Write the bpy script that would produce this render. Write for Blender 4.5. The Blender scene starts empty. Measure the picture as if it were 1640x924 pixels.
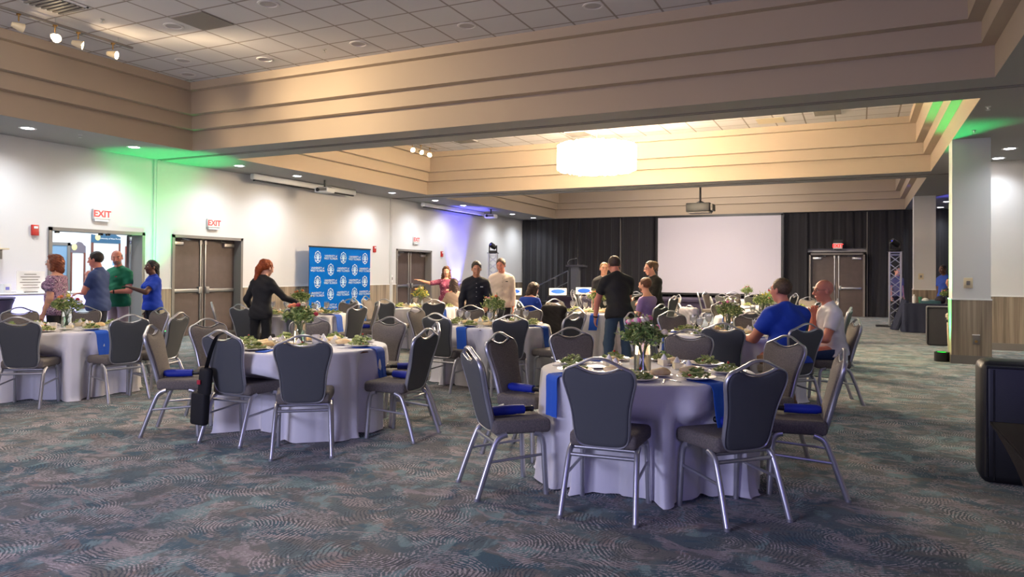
import bpy, math, random
import numpy as np
from mathutils import Vector, Matrix
PI = math.pi
random.seed(7)
scn = bpy.context.scene
COL = scn.collection

def srgb(r, g, b):
    def f(c):
        c /= 255.0
        return c / 12.92 if c <= .04045 else ((c + .055) / 1.055) ** 2.4
    return (f(r), f(g), f(b), 1.0)

# ---------------------------------------------------------------- materials
def mat(name, col, rough=.6, metal=0., spec=.5, trans=0., emit=None, estr=0., bump=None, mott=None, sheen=0., alpha=1.):
    m = bpy.data.materials.new(name); m.use_nodes = True
    nt = m.node_tree; b = nt.nodes['Principled BSDF']
    c = srgb(*col) if max(col) > 1.0001 else (*col, 1)
    b.inputs['Base Color'].default_value = c
    b.inputs['Roughness'].default_value = rough
    b.inputs['Metallic'].default_value = metal
    b.inputs['Specular IOR Level'].default_value = spec
    b.inputs['Transmission Weight'].default_value = trans
    b.inputs['Sheen Weight'].default_value = sheen
    if emit:
        b.inputs['Emission Color'].default_value = srgb(*emit)
        b.inputs['Emission Strength'].default_value = estr
    tc = None
    if mott:      # (scale, other colour, amount)
        tc = nt.nodes.new('ShaderNodeTexCoord')
        n = nt.nodes.new('ShaderNodeTexNoise'); n.inputs['Scale'].default_value = mott[0]
        n.inputs['Detail'].default_value = 4
        nt.links.new(tc.outputs['Object'], n.inputs['Vector'])
        mp = nt.nodes.new('ShaderNodeMapRange'); mp.inputs['From Min'].default_value = .35; mp.inputs['From Max'].default_value = .65
        nt.links.new(n.outputs['Fac'], mp.inputs['Value'])
        mu = nt.nodes.new('ShaderNodeMath'); mu.operation = 'MULTIPLY'; mu.inputs[1].default_value = mott[2]
        nt.links.new(mp.outputs[0], mu.inputs[0])
        mx = nt.nodes.new('ShaderNodeMix'); mx.data_type = 'RGBA'
        mx.inputs['A'].default_value = c; mx.inputs['B'].default_value = srgb(*mott[1])
        nt.links.new(mu.outputs[0], mx.inputs['Factor'])
        nt.links.new(mx.outputs['Result'], b.inputs['Base Color'])
    if bump:      # (scale, strength)
        tc = tc or nt.nodes.new('ShaderNodeTexCoord')
        n = nt.nodes.new('ShaderNodeTexNoise'); n.inputs['Scale'].default_value = bump[0]
        nt.links.new(tc.outputs['Object'], n.inputs['Vector'])
        bp = nt.nodes.new('ShaderNodeBump'); bp.inputs['Strength'].default_value = bump[1]; bp.inputs['Distance'].default_value = .01
        nt.links.new(n.outputs['Fac'], bp.inputs['Height'])
        nt.links.new(bp.outputs['Normal'], b.inputs['Normal'])
    return m

def N(nt, t, **kw):
    n = nt.nodes.new(t)
    for k, v in kw.items():
        if k in n.inputs: n.inputs[k].default_value = v
        else: setattr(n, k, v)
    return n

M = {}
M['wall'] = mat('wall_vinyl', (206, 204, 203), .75, bump=(180, .05))
M['beam'] = mat('beam_paint', (182, 164, 142), .8, bump=(60, .03))
M['soffit'] = mat('soffit_paint', (150, 146, 142), .8, bump=(60, .03))
M['white'] = mat('white_paint', (225, 224, 222), .5)
M['white_plastic'] = mat('white_plastic', (222, 222, 222), .35)
M['frame_grey'] = mat('door_frame_paint', (118, 112, 106), .5)
M['door'] = mat('door_laminate', (84, 70, 66), .5, mott=(6, (74, 62, 58), .7))
M['chrome'] = mat('brushed_steel', (190, 190, 188), .3, 1.)
M['silver'] = mat('silver_chair_frame', (184, 184, 190), .34, .75, bump=(300, .03))
M['chair'] = mat('chair_fabric', (92, 87, 84), .9, mott=(110, (128, 118, 110), .6), bump=(400, .15))
M['chairback'] = mat('chair_back_fabric', (80, 82, 84), .85, bump=(400, .12))
M['cloth'] = mat('table_linen', (228, 226, 230), .85, bump=(250, .06), sheen=.2)
M['blue'] = mat('blue_linen', (20, 84, 190), .8, bump=(300, .1))
M['umb'] = mat('blue_umbrella_nylon', (14, 40, 150), .6)
M['black'] = mat('black_plastic', (22, 22, 24), .45)
M['rubber'] = mat('black_rubber', (14, 14, 14), .7)
M['ceramic'] = mat('white_china', (236, 232, 228), .2)
M['glass'] = mat('clear_glass', (250, 250, 250), .03, trans=1.)
M['water'] = mat('iced_water', (240, 242, 246), .2, trans=.35)
M['bread'] = mat('bread_crust', (250, 226, 176), .7, mott=(18, (232, 186, 120), .7))
M['butter'] = mat('cream_dessert', (240, 228, 196), .5)
M['leaf'] = mat('salad_leaves', (146, 158, 88), .6, mott=(60, (186, 192, 130), .8))
M['leafdark'] = mat('dark_foliage', (88, 116, 62), .6, mott=(40, (124, 146, 70), .8))
M['tomato'] = mat('tomato_red', (170, 50, 36), .4)
M['steel'] = mat('cutlery_steel', (200, 200, 205), .2, 1.)
M['paper'] = mat('white_paper', (238, 236, 234), .8)
M['pink'] = mat('pink_petals', (238, 112, 160), .6, mott=(80, (250, 180, 200), .6))
M['red'] = mat('red_petals', (176, 40, 60), .6)
M['orange'] = mat('orange_petals', (224, 128, 84), .6)
M['yellow'] = mat('yellow_petals', (216, 196, 84), .6)
M['cream'] = mat('cream_petals', (232, 216, 190), .6)
M['mauve'] = mat('mauve_petals', (130, 80, 120), .6)
M['stem'] = mat('flower_stem', (70, 104, 50), .6)
M['drape'] = mat('black_velour', (34, 32, 36), .95, bump=(200, .1), sheen=.3)
M['screen'] = mat('matte_screen', (192, 186, 192), .9)
M['navy'] = mat('navy_cloth', (28, 34, 58), .85)
M['alum'] = mat('aluminium_truss', (196, 196, 200), .3, .9)
M['tile_white'] = mat('ceiling_disc_white', (214, 208, 204), .7)
M['redplastic'] = mat('red_alarm_plastic', (176, 40, 34), .4)
M['exitred'] = mat('exit_letter_red', (230, 60, 60), .5, emit=(235, 40, 40), estr=1.0)
M['exitbox'] = mat('exit_panel', (226, 214, 208), .5)
M['lamp'] = mat('downlight_lens', (255, 255, 255), .4, emit=(246, 246, 255), estr=22)
M['warmlamp'] = mat('track_lamp_lens', (255, 240, 215), .4, emit=(255, 226, 180), estr=60)
M['brass'] = mat('brass', (176, 140, 84), .35, 1.)
M['cream_metal'] = mat('cream_metal', (206, 190, 158), .4)
M['chand'] = mat('chandelier_crystal', (255, 250, 240), .3, emit=(255, 232, 200), estr=70.)
M['wood'] = mat('wooden_box', (120, 74, 48), .6)
M['carpet_dark'] = M['black']

def wainscot():
    m = bpy.data.materials.new('wainscot_planks'); m.use_nodes = True
    nt = m.node_tree; b = nt.nodes['Principled BSDF']; b.inputs['Roughness'].default_value = .55
    g = N(nt, 'ShaderNodeNewGeometry')
    mp = N(nt, 'ShaderNodeMapping'); mp.inputs['Scale'].default_value = (9, 9, .35)
    nt.links.new(g.outputs['Position'], mp.inputs['Vector'])
    n = N(nt, 'ShaderNodeTexNoise', Scale=1.0, Detail=6.0, Roughness=.6); nt.links.new(mp.outputs[0], n.inputs['Vector'])
    r = N(nt, 'ShaderNodeValToRGB'); e = r.color_ramp.elements
    e[0].position = .32; e[0].color = srgb(98, 84, 70); e[1].position = .66; e[1].color = srgb(164, 148, 128)
    nt.links.new(n.outputs['Fac'], r.inputs['Fac'])
    mp2 = N(nt, 'ShaderNodeMapping'); mp2.inputs['Scale'].default_value = (60, 60, .6)
    nt.links.new(g.outputs['Position'], mp2.inputs['Vector'])
    n2 = N(nt, 'ShaderNodeTexNoise', Scale=1.0, Detail=3.0); nt.links.new(mp2.outputs[0], n2.inputs['Vector'])
    mx = N(nt, 'ShaderNodeMix', data_type='RGBA', blend_type='OVERLAY'); mx.inputs['Factor'].default_value = .35
    nt.links.new(r.outputs['Color'], mx.inputs['A']); nt.links.new(n2.outputs['Fac'], mx.inputs['B'])
    nt.links.new(mx.outputs['Result'], b.inputs['Base Color'])
    return m
M['wains'] = wainscot()

def ceiling_tiles():
    m = bpy.data.materials.new('ceiling_tiles'); m.use_nodes = True
    nt = m.node_tree; b = nt.nodes['Principled BSDF']; b.inputs['Roughness'].default_value = .9
    g = N(nt, 'ShaderNodeNewGeometry'); sx = N(nt, 'ShaderNodeSeparateXYZ'); nt.links.new(g.outputs['Position'], sx.inputs[0])
    outs = []
    for ax, off in (('X', 9.17), ('Y', -6.89)):
        a = N(nt, 'ShaderNodeMath', operation='ADD'); a.inputs[1].default_value = off + 62.0 * 1
        nt.links.new(sx.outputs[ax], a.inputs[0])
        d = N(nt, 'ShaderNodeMath', operation='DIVIDE'); d.inputs[1].default_value = .62; nt.links.new(a.outputs[0], d.inputs[0])
        f = N(nt, 'ShaderNodeMath', operation='FRACT'); nt.links.new(d.outputs[0], f.inputs[0])
        p = N(nt, 'ShaderNodeMath', operation='PINGPONG'); p.inputs[1].default_value = .5; nt.links.new(f.outputs[0], p.inputs[0])
        outs.append(p)
    mn = N(nt, 'ShaderNodeMath', operation='MINIMUM'); nt.links.new(outs[0].outputs[0], mn.inputs[0]); nt.links.new(outs[1].outputs[0], mn.inputs[1])
    r = N(nt, 'ShaderNodeValToRGB'); e = r.color_ramp.elements
    e[0].position = .018; e[0].color = srgb(150, 138, 130); e[1].position = .03; e[1].color = srgb(206, 200, 198)
    nt.links.new(mn.outputs[0], r.inputs['Fac'])
    n = N(nt, 'ShaderNodeTexNoise', Scale=40., Detail=5.); nt.links.new(g.outputs['Position'], n.inputs['Vector'])
    bp = N(nt, 'ShaderNodeBump'); bp.inputs['Strength'].default_value = .5; bp.inputs['Distance'].default_value = .012
    nt.links.new(r.outputs['Color'], bp.inputs['Height']); nt.links.new(bp.outputs['Normal'], b.inputs['Normal'])
    nt.links.new(r.outputs['Color'], b.inputs['Base Color'])
    return m
M['tiles'] = ceiling_tiles()

def carpet():
    m = bpy.data.materials.new('patterned_carpet'); m.use_nodes = True
    nt = m.node_tree; L = nt.links; b = nt.nodes['Principled BSDF']; b.inputs['Roughness'].default_value = .95
    b.inputs['Specular IOR Level'].default_value = .15; b.inputs['Sheen Weight'].default_value = .15
    g = N(nt, 'ShaderNodeNewGeometry'); P = g.outputs['Position']
    def math_(op, a, c=None, clamp=False):
        n = N(nt, 'ShaderNodeMath', operation=op, use_clamp=clamp)
        for i, v in enumerate((a, c)):
            if v is None: continue
            if isinstance(v, (int, float)): n.inputs[i].default_value = v
            else: L.new(v, n.inputs[i])
        return n.outputs[0]
    def mix(f, a, c):
        n = N(nt, 'ShaderNodeMix', data_type='RGBA')
        for k, v in (('Factor', f), ('A', a), ('B', c)):
            if isinstance(v, tuple): n.inputs[k].default_value = v
            elif isinstance(v, (int, float)): n.inputs[k].default_value = v
            else: L.new(v, n.inputs[k])
        return n.outputs['Result']
    def noise(scale, detail=3, off=0, dist=0., stretch=(1, 1, 1)):
        mp = N(nt, 'ShaderNodeMapping'); mp.inputs['Location'].default_value = (off, off * 1.7, 0); mp.inputs['Scale'].default_value = stretch
        L.new(P, mp.inputs['Vector'])
        n = N(nt, 'ShaderNodeTexNoise', Scale=scale, Detail=detail, Distortion=dist); L.new(mp.outputs[0], n.inputs['Vector'])
        return n.outputs['Fac']
    def step(v, lo, hi):
        n = N(nt, 'ShaderNodeMapRange'); n.interpolation_type = 'SMOOTHSTEP'
        n.inputs['From Min'].default_value = lo; n.inputs['From Max'].default_value = hi; L.new(v, n.inputs['Value']); return n.outputs[0]
    # large patches
    base = mix(step(noise(2.3, 5, 3, .6, (1, 1.7, 1)), .46, .54), srgb(74, 94, 98), srgb(98, 98, 94))
    base = mix(step(noise(2.9, 5, 21, .8, (1, 1.6, 1)), .55, .60), base, srgb(46, 84, 96))
    base = mix(step(noise(3.1, 6, 47, .9, (1.5, 1, 1)), .54, .62), base, srgb(108, 136, 136))
    base = mix(step(noise(3.3, 6, 61, 1.0, (1, 1.8, 1)), .55, .61), base, srgb(140, 132, 131))
    base = mix(math_('MULTIPLY', step(noise(4.2, 4, 83, .7), .62, .67), .6), base, srgb(134, 110, 100))
    # rings around scattered centres, wobbled
    wob = N(nt, 'ShaderNodeTexNoise', Scale=3.6, Detail=3.); L.new(P, wob.inputs['Vector'])
    vs = N(nt, 'ShaderNodeVectorMath', operation='SCALE'); vs.inputs['Scale'].default_value = .12; L.new(wob.outputs['Color'], vs.inputs[0])
    va = N(nt, 'ShaderNodeVectorMath', operation='ADD'); L.new(P, va.inputs[0]); L.new(vs.outputs[0], va.inputs[1])
    v = N(nt, 'ShaderNodeTexVoronoi', Scale=1.5); v.feature = 'F1'; v.voronoi_dimensions = '2D'; L.new(va.outputs[0], v.inputs['Vector'])
    ring = math_('SINE', math_('MULTIPLY', v.outputs['Distance'], 195.))
    brk = noise(46, 2, 9)
    ringm = step(math_('ADD', ring, math_('MULTIPLY', math_('SUBTRACT', brk, .5), 4.5)), .1, .6)
    zone = step(noise(2.6, 5, 130, .7), .45, .50)
    dark = math_('MULTIPLY', ringm, zone)
    ringl = step(math_('SUBTRACT', math_('MULTIPLY', math_('SUBTRACT', brk, .5), 7.0), ring), .3, .9)
    zone2 = step(noise(2.9, 5, 170, .9), .485, .54)
    light = math_('MULTIPLY', ringl, zone2)
    c = mix(math_('MULTIPLY', dark, .8), base, srgb(28, 48, 58))
    c = mix(math_('MULTIPLY', light, .75), c, srgb(188, 178, 178))
    # streaky hatch
    h = step(noise(30, 2, 300, 0, (3.2, .7, 1)), .54, .64)
    c = mix(math_('MULTIPLY', math_('MULTIPLY', h, step(noise(3.0, 4, 222, .6), .50, .56)), .55), c, srgb(152, 152, 152))
    h = step(noise(70, 2, 500), .56, .62)
    c = mix(math_('MULTIPLY', h, .3), c, srgb(50, 62, 68))
    # pile grain
    gr = noise(260, 2, 0)
    ov = N(nt, 'ShaderNodeMix', data_type='RGBA', blend_type='OVERLAY'); ov.inputs['Factor'].default_value = .35
    L.new(c, ov.inputs['A']); L.new(gr, ov.inputs['B'])
    L.new(ov.outputs['Result'], b.inputs['Base Color'])
    bp = N(nt, 'ShaderNodeBump'); bp.inputs['Strength'].default_value = .3; bp.inputs['Distance'].default_value = .006
    L.new(gr, bp.inputs['Height']); L.new(bp.outputs['Normal'], b.inputs['Normal'])
    return m
M['carpet'] = carpet()

# ---------------------------------------------------------------- mesh helpers
class MB:
    """collects shapes and links them as ONE mesh object"""
    def __init__(s): s.v = []; s.f = []; s.m = []; s.mi = 0
    def add(s, vs, fs):
        o = len(s.v); s.v += [tuple(p) for p in vs]; s.f += [tuple(i + o for i in f) for f in fs]; s.m += [s.mi] * len(fs); return s
    def box(s, x0, y0, z0, x1, y1, z1, R=None, c=0.):
        if c:
            return s.cbox(x0, y0, z0, x1, y1, z1, c, R)
        p = [(x0, y0, z0), (x1, y0, z0), (x1, y1, z0), (x0, y1, z0), (x0, y0, z1), (x1, y0, z1), (x1, y1, z1), (x0, y1, z1)]
        if R: p = [R @ Vector(q) for q in p]
        return s.add(p, [(0, 3, 2, 1), (4, 5, 6, 7), (0, 1, 5, 4), (1, 2, 6, 5), (2, 3, 7, 6), (3, 0, 4, 7)])
    def cbox(s, x0, y0, z0, x1, y1, z1, c, R=None, seg=3):
        """box with rounded vertical-profile and corners (superellipse-like stack)"""
        w, d, h = x1 - x0, y1 - y0, z1 - z0; c = min(c, w / 2.01, d / 2.01, h / 2.01)
        rings = []
        for j in range(seg + 1): a = PI / 2 * j / seg; rings.append((z0 + c - c * math.cos(a), c - c * math.sin(a)))
        for j in range(seg + 1): a = PI / 2 * j / seg; rings.append((z1 - c + c * math.sin(a), c - c * math.cos(a)))
        vs = []; n = 4 * (seg + 1)
        for z, ins in rings:
            rr = c
            for (cx, cy, a0) in ((x1 - c, y1 - c, 0), (x0 + c, y1 - c, PI / 2), (x0 + c, y0 + c, PI), (x1 - c, y0 + c, 1.5 * PI)):
                for j in range(seg + 1):
                    a = a0 + PI / 2 * j / seg; r = max(rr - ins, 0.0005)
                    vs.append((cx + r * math.cos(a), cy + r * math.sin(a), z))
        if R: vs = [R @ Vector(q) for q in vs]
        fs = []
        for i in range(len(rings) - 1):
            for j in range(n): k = (j + 1) % n; fs.append((i * n + j, i * n + k, (i + 1) * n + k, (i + 1) * n + j))
        fs.append(tuple(range(n - 1, -1, -1))); o = (len(rings) - 1) * n; fs.append(tuple(o + j for j in range(n)))
        return s.add(vs, fs)
    def lathe(s, prof, n=24, c=(0, 0, 0), R=None, cap=True):
        vs = []; k = len(prof)
        for i in range(n):
            a = 2 * PI * i / n
            for r, z in prof: vs.append((c[0] + r * math.cos(a), c[1] + r * math.sin(a), c[2] + z))
        if R: vs = [R @ Vector(q) for q in vs]
        fs = []
        for i in range(n):
            j = (i + 1) % n
            for q in range(k - 1): fs.append((i * k + q, j * k + q, j * k + q + 1, i * k + q + 1))
        if cap:
            if prof[0][0] > 1e-6: fs.append(tuple(i * k for i in range(n - 1, -1, -1)))
            if prof[-1][0] > 1e-6: fs.append(tuple(i * k + k - 1 for i in range(n)))
        return s.add(vs, fs)
    def cyl(s, a, b, r, r2=None, n=12):
        a, b = Vector(a), Vector(b); r2 = r if r2 is None else r2
        return s.tube([a, b], [r, r2], n)
    def tube(s, pts, r, n=10, closed=False, flat=None):
        pts = [Vector(p) for p in pts]; m = len(pts)
        rs = r if isinstance(r, (list, tuple)) else [r] * m
        vs = []; up = None
        for i, p in enumerate(pts):
            if closed: t = pts[(i + 1) % m] - pts[i - 1]
            else: t = pts[min(i + 1, m - 1)] - pts[max(i - 1, 0)]
            t.normalize()
            if flat is not None: u = Vector(flat); u = (u - t * u.dot(t)).normalized()
            else:
                if up is None:
                    up = Vector((0, 0, 1)) if abs(t.z) < .9 else Vector((1, 0, 0))
                u = (up - t * up.dot(t))
                if u.length < 1e-4: u = Vector((1, 0, 0)) - t * t.x
                u.normalize(); up = u
            w = t.cross(u)
            rr = rs[i]; ra, rb = rr if isinstance(rr, (tuple, list)) else (rr, rr)
            for j in range(n):
                a = 2 * PI * j / n; vs.append(p + u * (ra * math.cos(a)) + w * (rb * math.sin(a)))
        fs = []
        for i in range(m if closed else m - 1):
            i2 = (i + 1) % m
            for j in range(n): k = (j + 1) % n; fs.append((i * n + j, i * n + k, i2 * n + k, i2 * n + j))
        if not closed:
            fs.append(tuple(range(n - 1, -1, -1))); o = (m - 1) * n; fs.append(tuple(o + j for j in range(n)))
        return s.add(vs, fs)
    def ell(s, c, r, n=12, k=8, R=None):
        vs = []; fs = []
        for i in range(1, k):
            t = PI * i / k
            for j in range(n):
                a = 2 * PI * j / n; vs.append(Vector((r[0] * math.sin(t) * math.cos(a), r[1] * math.sin(t) * math.sin(a), r[2] * math.cos(t))))
        vs.append(Vector((0, 0, r[2]))); vs.append(Vector((0, 0, -r[2])))
        if R: vs = [R @ q for q in vs]
        c = Vector(c); vs = [q + c for q in vs]
        for i in range(k - 2):
            for j in range(n): q = (j + 1) % n; fs.append((i * n + j, (i + 1) * n + j, (i + 1) * n + q, i * n + q))
        T = len(vs) - 2
        for j in range(n): q = (j + 1) % n; fs.append((T, j, q)); fs.append((T + 1, (k - 2) * n + q, (k - 2) * n + j))
        return s.add(vs, fs)
    def prism(s, poly, z0, z1, f=None):
        """poly in xy extruded along z; f maps (x,y,z)"""
        n = len(poly); f = f or (lambda x, y, z: (x, y, z))
        vs = [f(x, y, z0) for x, y in poly] + [f(x, y, z1) for x, y in poly]
        fs = [tuple(range(n - 1, -1, -1)), tuple(range(n, 2 * n))] + [(i, (i + 1) % n, (i + 1) % n + n, i + n) for i in range(n)]
        return s.add(vs, fs)
    def build(s, name, m, parent=None, smooth=True, ang=35, kind=None):
        me = bpy.data.meshes.new(name); me.from_pydata(s.v, [], s.f)
        for x in (m if isinstance(m, (list, tuple)) else [m]): me.materials.append(x)
        if max(s.m, default=0) > 0: me.polygons.foreach_set('material_index', s.m)
        me.polygons.foreach_set('use_smooth', [smooth] * len(me.polygons))
        if smooth: me.set_sharp_from_angle(angle=math.radians(ang))
        me.update()
        o = bpy.data.objects.new(name, me); COL.objects.link(o)
        if parent: o.parent = parent
        if kind: o['kind'] = kind
        return o

def B(*a, **k): return MB().box(*a, **k)
def tag(o, label, cat, group=None, kind=None):
    o['label'] = label; o['category'] = cat
    if group: o['group'] = group
    if kind: o['kind'] = kind
    return o
def thing(name, label, cat, loc=(0, 0, 0), rz=0., group=None):
    o = bpy.data.objects.new(name, None); COL.objects.link(o); o.empty_display_size = .1
    o.location = loc; o.rotation_euler = (0, 0, rz)
    return tag(o, label, cat, group)
def copy_tree(o, parent=None):
    c = o.copy(); COL.objects.link(c); c.parent = parent
    for ch in CH.get(o.name, None) or list(o.children): copy_tree(ch, c)
    return c
CH = {}
def dup(o, loc, rz, label, group=None):
    c = copy_tree(o); c.location = loc; c.rotation_euler = (0, 0, rz); c['label'] = label
    if group: c['group'] = group
    return c
def part_label(o, t): o['label'] = t; return o
def catmull(pts, k=6, closed=False):
    P_ = [Vector(p) for p in pts]; n = len(P_); out = []
    for i in range(n if closed else n - 1):
        if closed: a, b, c, d = P_[i - 1], P_[i], P_[(i + 1) % n], P_[(i + 2) % n]
        else: a, b, c, d = P_[max(i - 1, 0)], P_[i], P_[i + 1], P_[min(i + 2, n - 1)]
        for j in range(k):
            t = j / k
            out.append(.5 * ((2 * b) + (c - a) * t + (2 * a - 5 * b + 4 * c - d) * t * t + (3 * b - a - 3 * c + d) * t ** 3))
    if not closed: out.append(P_[-1])
    return out
def text_mesh(name, s, size, m, parent, loc, rot, depth=.002, align='CENTER', sx=1., bold=0.):
    cu = bpy.data.curves.new(name, 'FONT'); cu.body = s; cu.size = size; cu.extrude = depth; cu.align_x = align; cu.align_y = 'CENTER'
    cu.resolution_u = 2; cu.offset = bold; cu.space_line = .85
    o = bpy.data.objects.new(name, cu); COL.objects.link(o)
    dg = bpy.context.evaluated_depsgraph_get(); me = bpy.data.meshes.new_from_object(o.evaluated_get(dg))
    bpy.data.objects.remove(o); bpy.data.curves.remove(cu)
    r = bpy.data.objects.new(name, me); COL.objects.link(r); me.materials.clear(); me.materials.append(m)
    r.location = loc; r.rotation_euler = rot; r.scale = (sx, 1, 1)
    if parent: r.parent = parent
    return r
# ================================================================ the room
XL, XR, YF, YB, ZS, ZC = -13.2, 6.2, -6.0, 28.75, 3.75, 4.92
RAIL = 1.07
def struct(o): o['kind'] = 'structure'; return o
struct(B(XL - 5, YF, -.12, XR + .2, YB + .2, 0).build('floor', M['carpet'], smooth=False))

def wall_x(x0, x1, y0, y1, doors, z0, z1, m, name):
    mb = MB(); y = y0
    for a, b, t in sorted(doors):
        mb.box(x0, y, z0, x1, a, z1)
        if z1 > t: mb.box(x0, a, max(t, z0), x1, b, z1)
        y = b
    mb.box(x0, y, z0, x1, y1, z1)
    return struct(mb.build(name, m, smooth=False))
DL = [(8.26, 10.11, 2.17), (10.87, 12.73, 2.17), (19.17, 21.15, 2.14)]
wall_x(XL - .28, XL, YF, YB, DL, RAIL, ZS + .05, M['wall'], 'wall_left')
wall_x(XL - .28, XL + .012, YF, YB, DL, .14, RAIL, M['wains'], 'trim_1')
wall_x(XL - .28, XL + .022, YF, YB, DL, 0, .14, M['frame_grey'], 'baseboard_left')
mb = MB(); y = YF
for a, b, t in DL + [(YB, YB, 0)]:
    mb.box(XL - .01, y, RAIL - .012, XL + .022, a - .06 if b != a else a, RAIL + .012); y = b + .06
struct(mb.build('trim_2', M['white'], smooth=False))
# pale seams and pocket posts of the wall panels
mb = MB()
for y in (10.42, 18.83): mb.box(XL - .01, y - .07, 0, XL + .035, y + .07, ZS); mb.box(XL - .01, y - .02, 0, XL + .05, y + .02, ZS)
struct(mb.build('trim_3', M['wall'], smooth=False))
struct(B(XL - 5, YB, 0, XR + .2, YB + .2, ZC + .2).build('wall_back', M['wall'], smooth=False))
struct(B(XR, YF, 0, XR + .2, YB, ZC + .2).build('wall_right', M['wall'], smooth=False))
struct(B(XL - 5, YF - .2, 0, XR + .2, YF, ZC + .2).build('wall_front', M['wall'], smooth=False))
# wall stub behind the near column
struct(B(2.08, 17.2, RAIL, XR, 17.5, ZS + .02).build('wall_stub', M['wall'], smooth=False))
struct(B(2.06, 17.18, .14, XR, 17.49, RAIL).build('trim_4', M['wains'], smooth=False))
struct(B(2.05, 17.165, 0, XR, 17.48, .14).build('baseboard_stub', M['frame_grey'], smooth=False))
struct(B(2.07, 17.172, RAIL - .012, XR, 17.5, RAIL + .012).build('trim_5', M['white'], smooth=False))

# ceiling: soffit with three stepped trays, tiled tops
TRAYS = [(2.65, 9.92), (11.02, 18.3), (19.4, 28.35)]
TX = (-11.57, 1.4)
mb = MB()
mb.box(XL - .1, YF, ZS, TX[0] - .004, YB, ZS + .1)
mb.box(TX[1] + .004, YF, ZS, XR + .1, YB, ZS + .1)
ys = [YF] + [v for t in TRAYS for v in t] + [YB]
for i in range(0, len(ys), 2): mb.box(TX[0] - .004, ys[i] + (.004 if i else 0), ZS, TX[1] + .004, ys[i + 1] - .004, ZS + .1)
struct(mb.build('ceiling', M['soffit'], smooth=False))
ZL = [3.75, 4.12, 4.37, 4.78, 4.92]; INS = [0, .15, .30, .43]
for n, (y0, y1) in enumerate(TRAYS):
    mb = MB()
    for k in range(4):
        i = INS[k]; a, b, c, d = TX[0] + i, y0 + i, TX[1] - i, y1 - i
        z0, z1 = ZL[k], ZL[k + 1]
        lo = z0 + (.002 if k == 0 else 0)
        # ring of four solid boxes per step: its face and its underside
        mb.box(a - .16, b, lo, a, d, z1 + .03); mb.box(c, b, lo, c + .16, d, z1 + .03)
        mb.box(a - .16, b - .16, lo, c + .16, b, z1 + .03); mb.box(a - .16, d, lo, c + .16, d + .16, z1 + .03)
    struct(mb.build('trim_%d' % (10 + n), M['beam'], smooth=False))
    struct(B(TX[0], y0, ZC, TX[1], y1, ZC + .06).build('ceiling_tiles', M['tiles'], smooth=False))
struct(B(XL - .4, YF, ZC + .06, XR + .2, YB, ZC + .2).build('ceiling_slab', M['soffit'], smooth=False))
mb = MB()
for y in (10.47, 18.85):
    mb.box(XL, y - .055, ZS - .012, XR, y - .035, ZS + .01); mb.box(XL, y + .035, ZS - .012, XR, y + .055, ZS + .01)
    mb.box(XL, y - .035, ZS - .004, XR, y + .035, ZS + .01)
struct(mb.build('trim_20', M['frame_grey'], smooth=False))

# columns
def column(y, n):
    x0, x1 = 1.4, 1.95; d = .5
    struct(B(x0, y, RAIL, x1, y + d, ZS).build('wall_column', M['wall'], smooth=False))
    struct(B(x0 - .012, y - .012, .14, x1 + .012, y + d + .012, RAIL).build('trim_%d' % (30 + n), M['wains'], smooth=False))
    struct(B(x0 - .022, y - .022, 0, x1 + .022, y + d + .022, .14).build('baseboard_column', M['frame_grey'], smooth=False))
    struct(B(x0 - .018, y - .018, RAIL - .01, x1 + .018, y + d + .018, RAIL + .012).build('trim_%d' % (40 + n), M['white'], smooth=False))
column(14.2, 0); column(23.8, 1)

# ---------------------------------------------------------------- doors
def leaf(w, h, name, parent, swing=1):
    """door leaf in x 0..w, face towards -y, hinge at x=0"""
    o = MB().box(0, 0, .012, w, .045, h).build('leaf', M['door'], parent, smooth=False)
    mb = MB().box(.05, -.06, .97, w - .05, -.025, 1.045, c=.012)
    mb.box(.06, -.03, .975, .12, 0, 1.04); mb.box(w - .14, -.075, .94, w - .05, 0, 1.09, c=.012)
    mb.build('push_bar', M['chrome'], o)
    mb = MB().box(w - .075, -.03, .05, w - .045, -.005, h - .06, c=.006); mb.box(w - .09, -.035, h - .12, w - .03, 0, h - .02, c=.006)
    mb.build('vertical_rod', M['chrome'], o)
    mb = MB().box(.06, -.07, h - .16, .36, -.0, h - .08, c=.01); mb.tube([(.3, -.05, h - .06), (.5, -.12, h - .045), (.38, 0, h - .01)], .009, 6)
    mb.build('door_closer', M['chrome'], o)
    return o
def door_frame(name, w, h, depth=.3, t=.05):
    mb = MB()
    mb.box(-t, -.03, 0, .012, depth, h + t); mb.box(w - .012, -.03, 0, w + t, depth, h + t)
    mb.box(-t, -.03, h - .012, w + t, depth, h + t)
    o = mb.build(name, M['frame_grey'], smooth=False); struct(o); return o
# local x runs along the wall, local -y faces the room: left wall => rotate so that -y -> +x
def place_left(o, y): o.location = (XL, y, 0); o.rotation_euler = (0, 0, PI / 2)
def double_door(name, y, w, h, rot=None, loc=None):
    f = door_frame(name, w, h)
    for s in (0, 1):
        l = leaf(w / 2 - .012, h - .01, 'leaf', f)
        if s == 0: l.location = (.005, .2, 0)
        else: l.location = (w - .005, .2, 0); l.scale = (-1, 1, 1)
    MB().box(w / 2 - .012, .19, 0, w / 2 + .012, .25, h).build('mullion', M['frame_grey'], f, smooth=False)
    if loc is None: place_left(f, y)
    else: f.location = loc; f.rotation_euler = (0, 0, rot)
    return f
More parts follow.
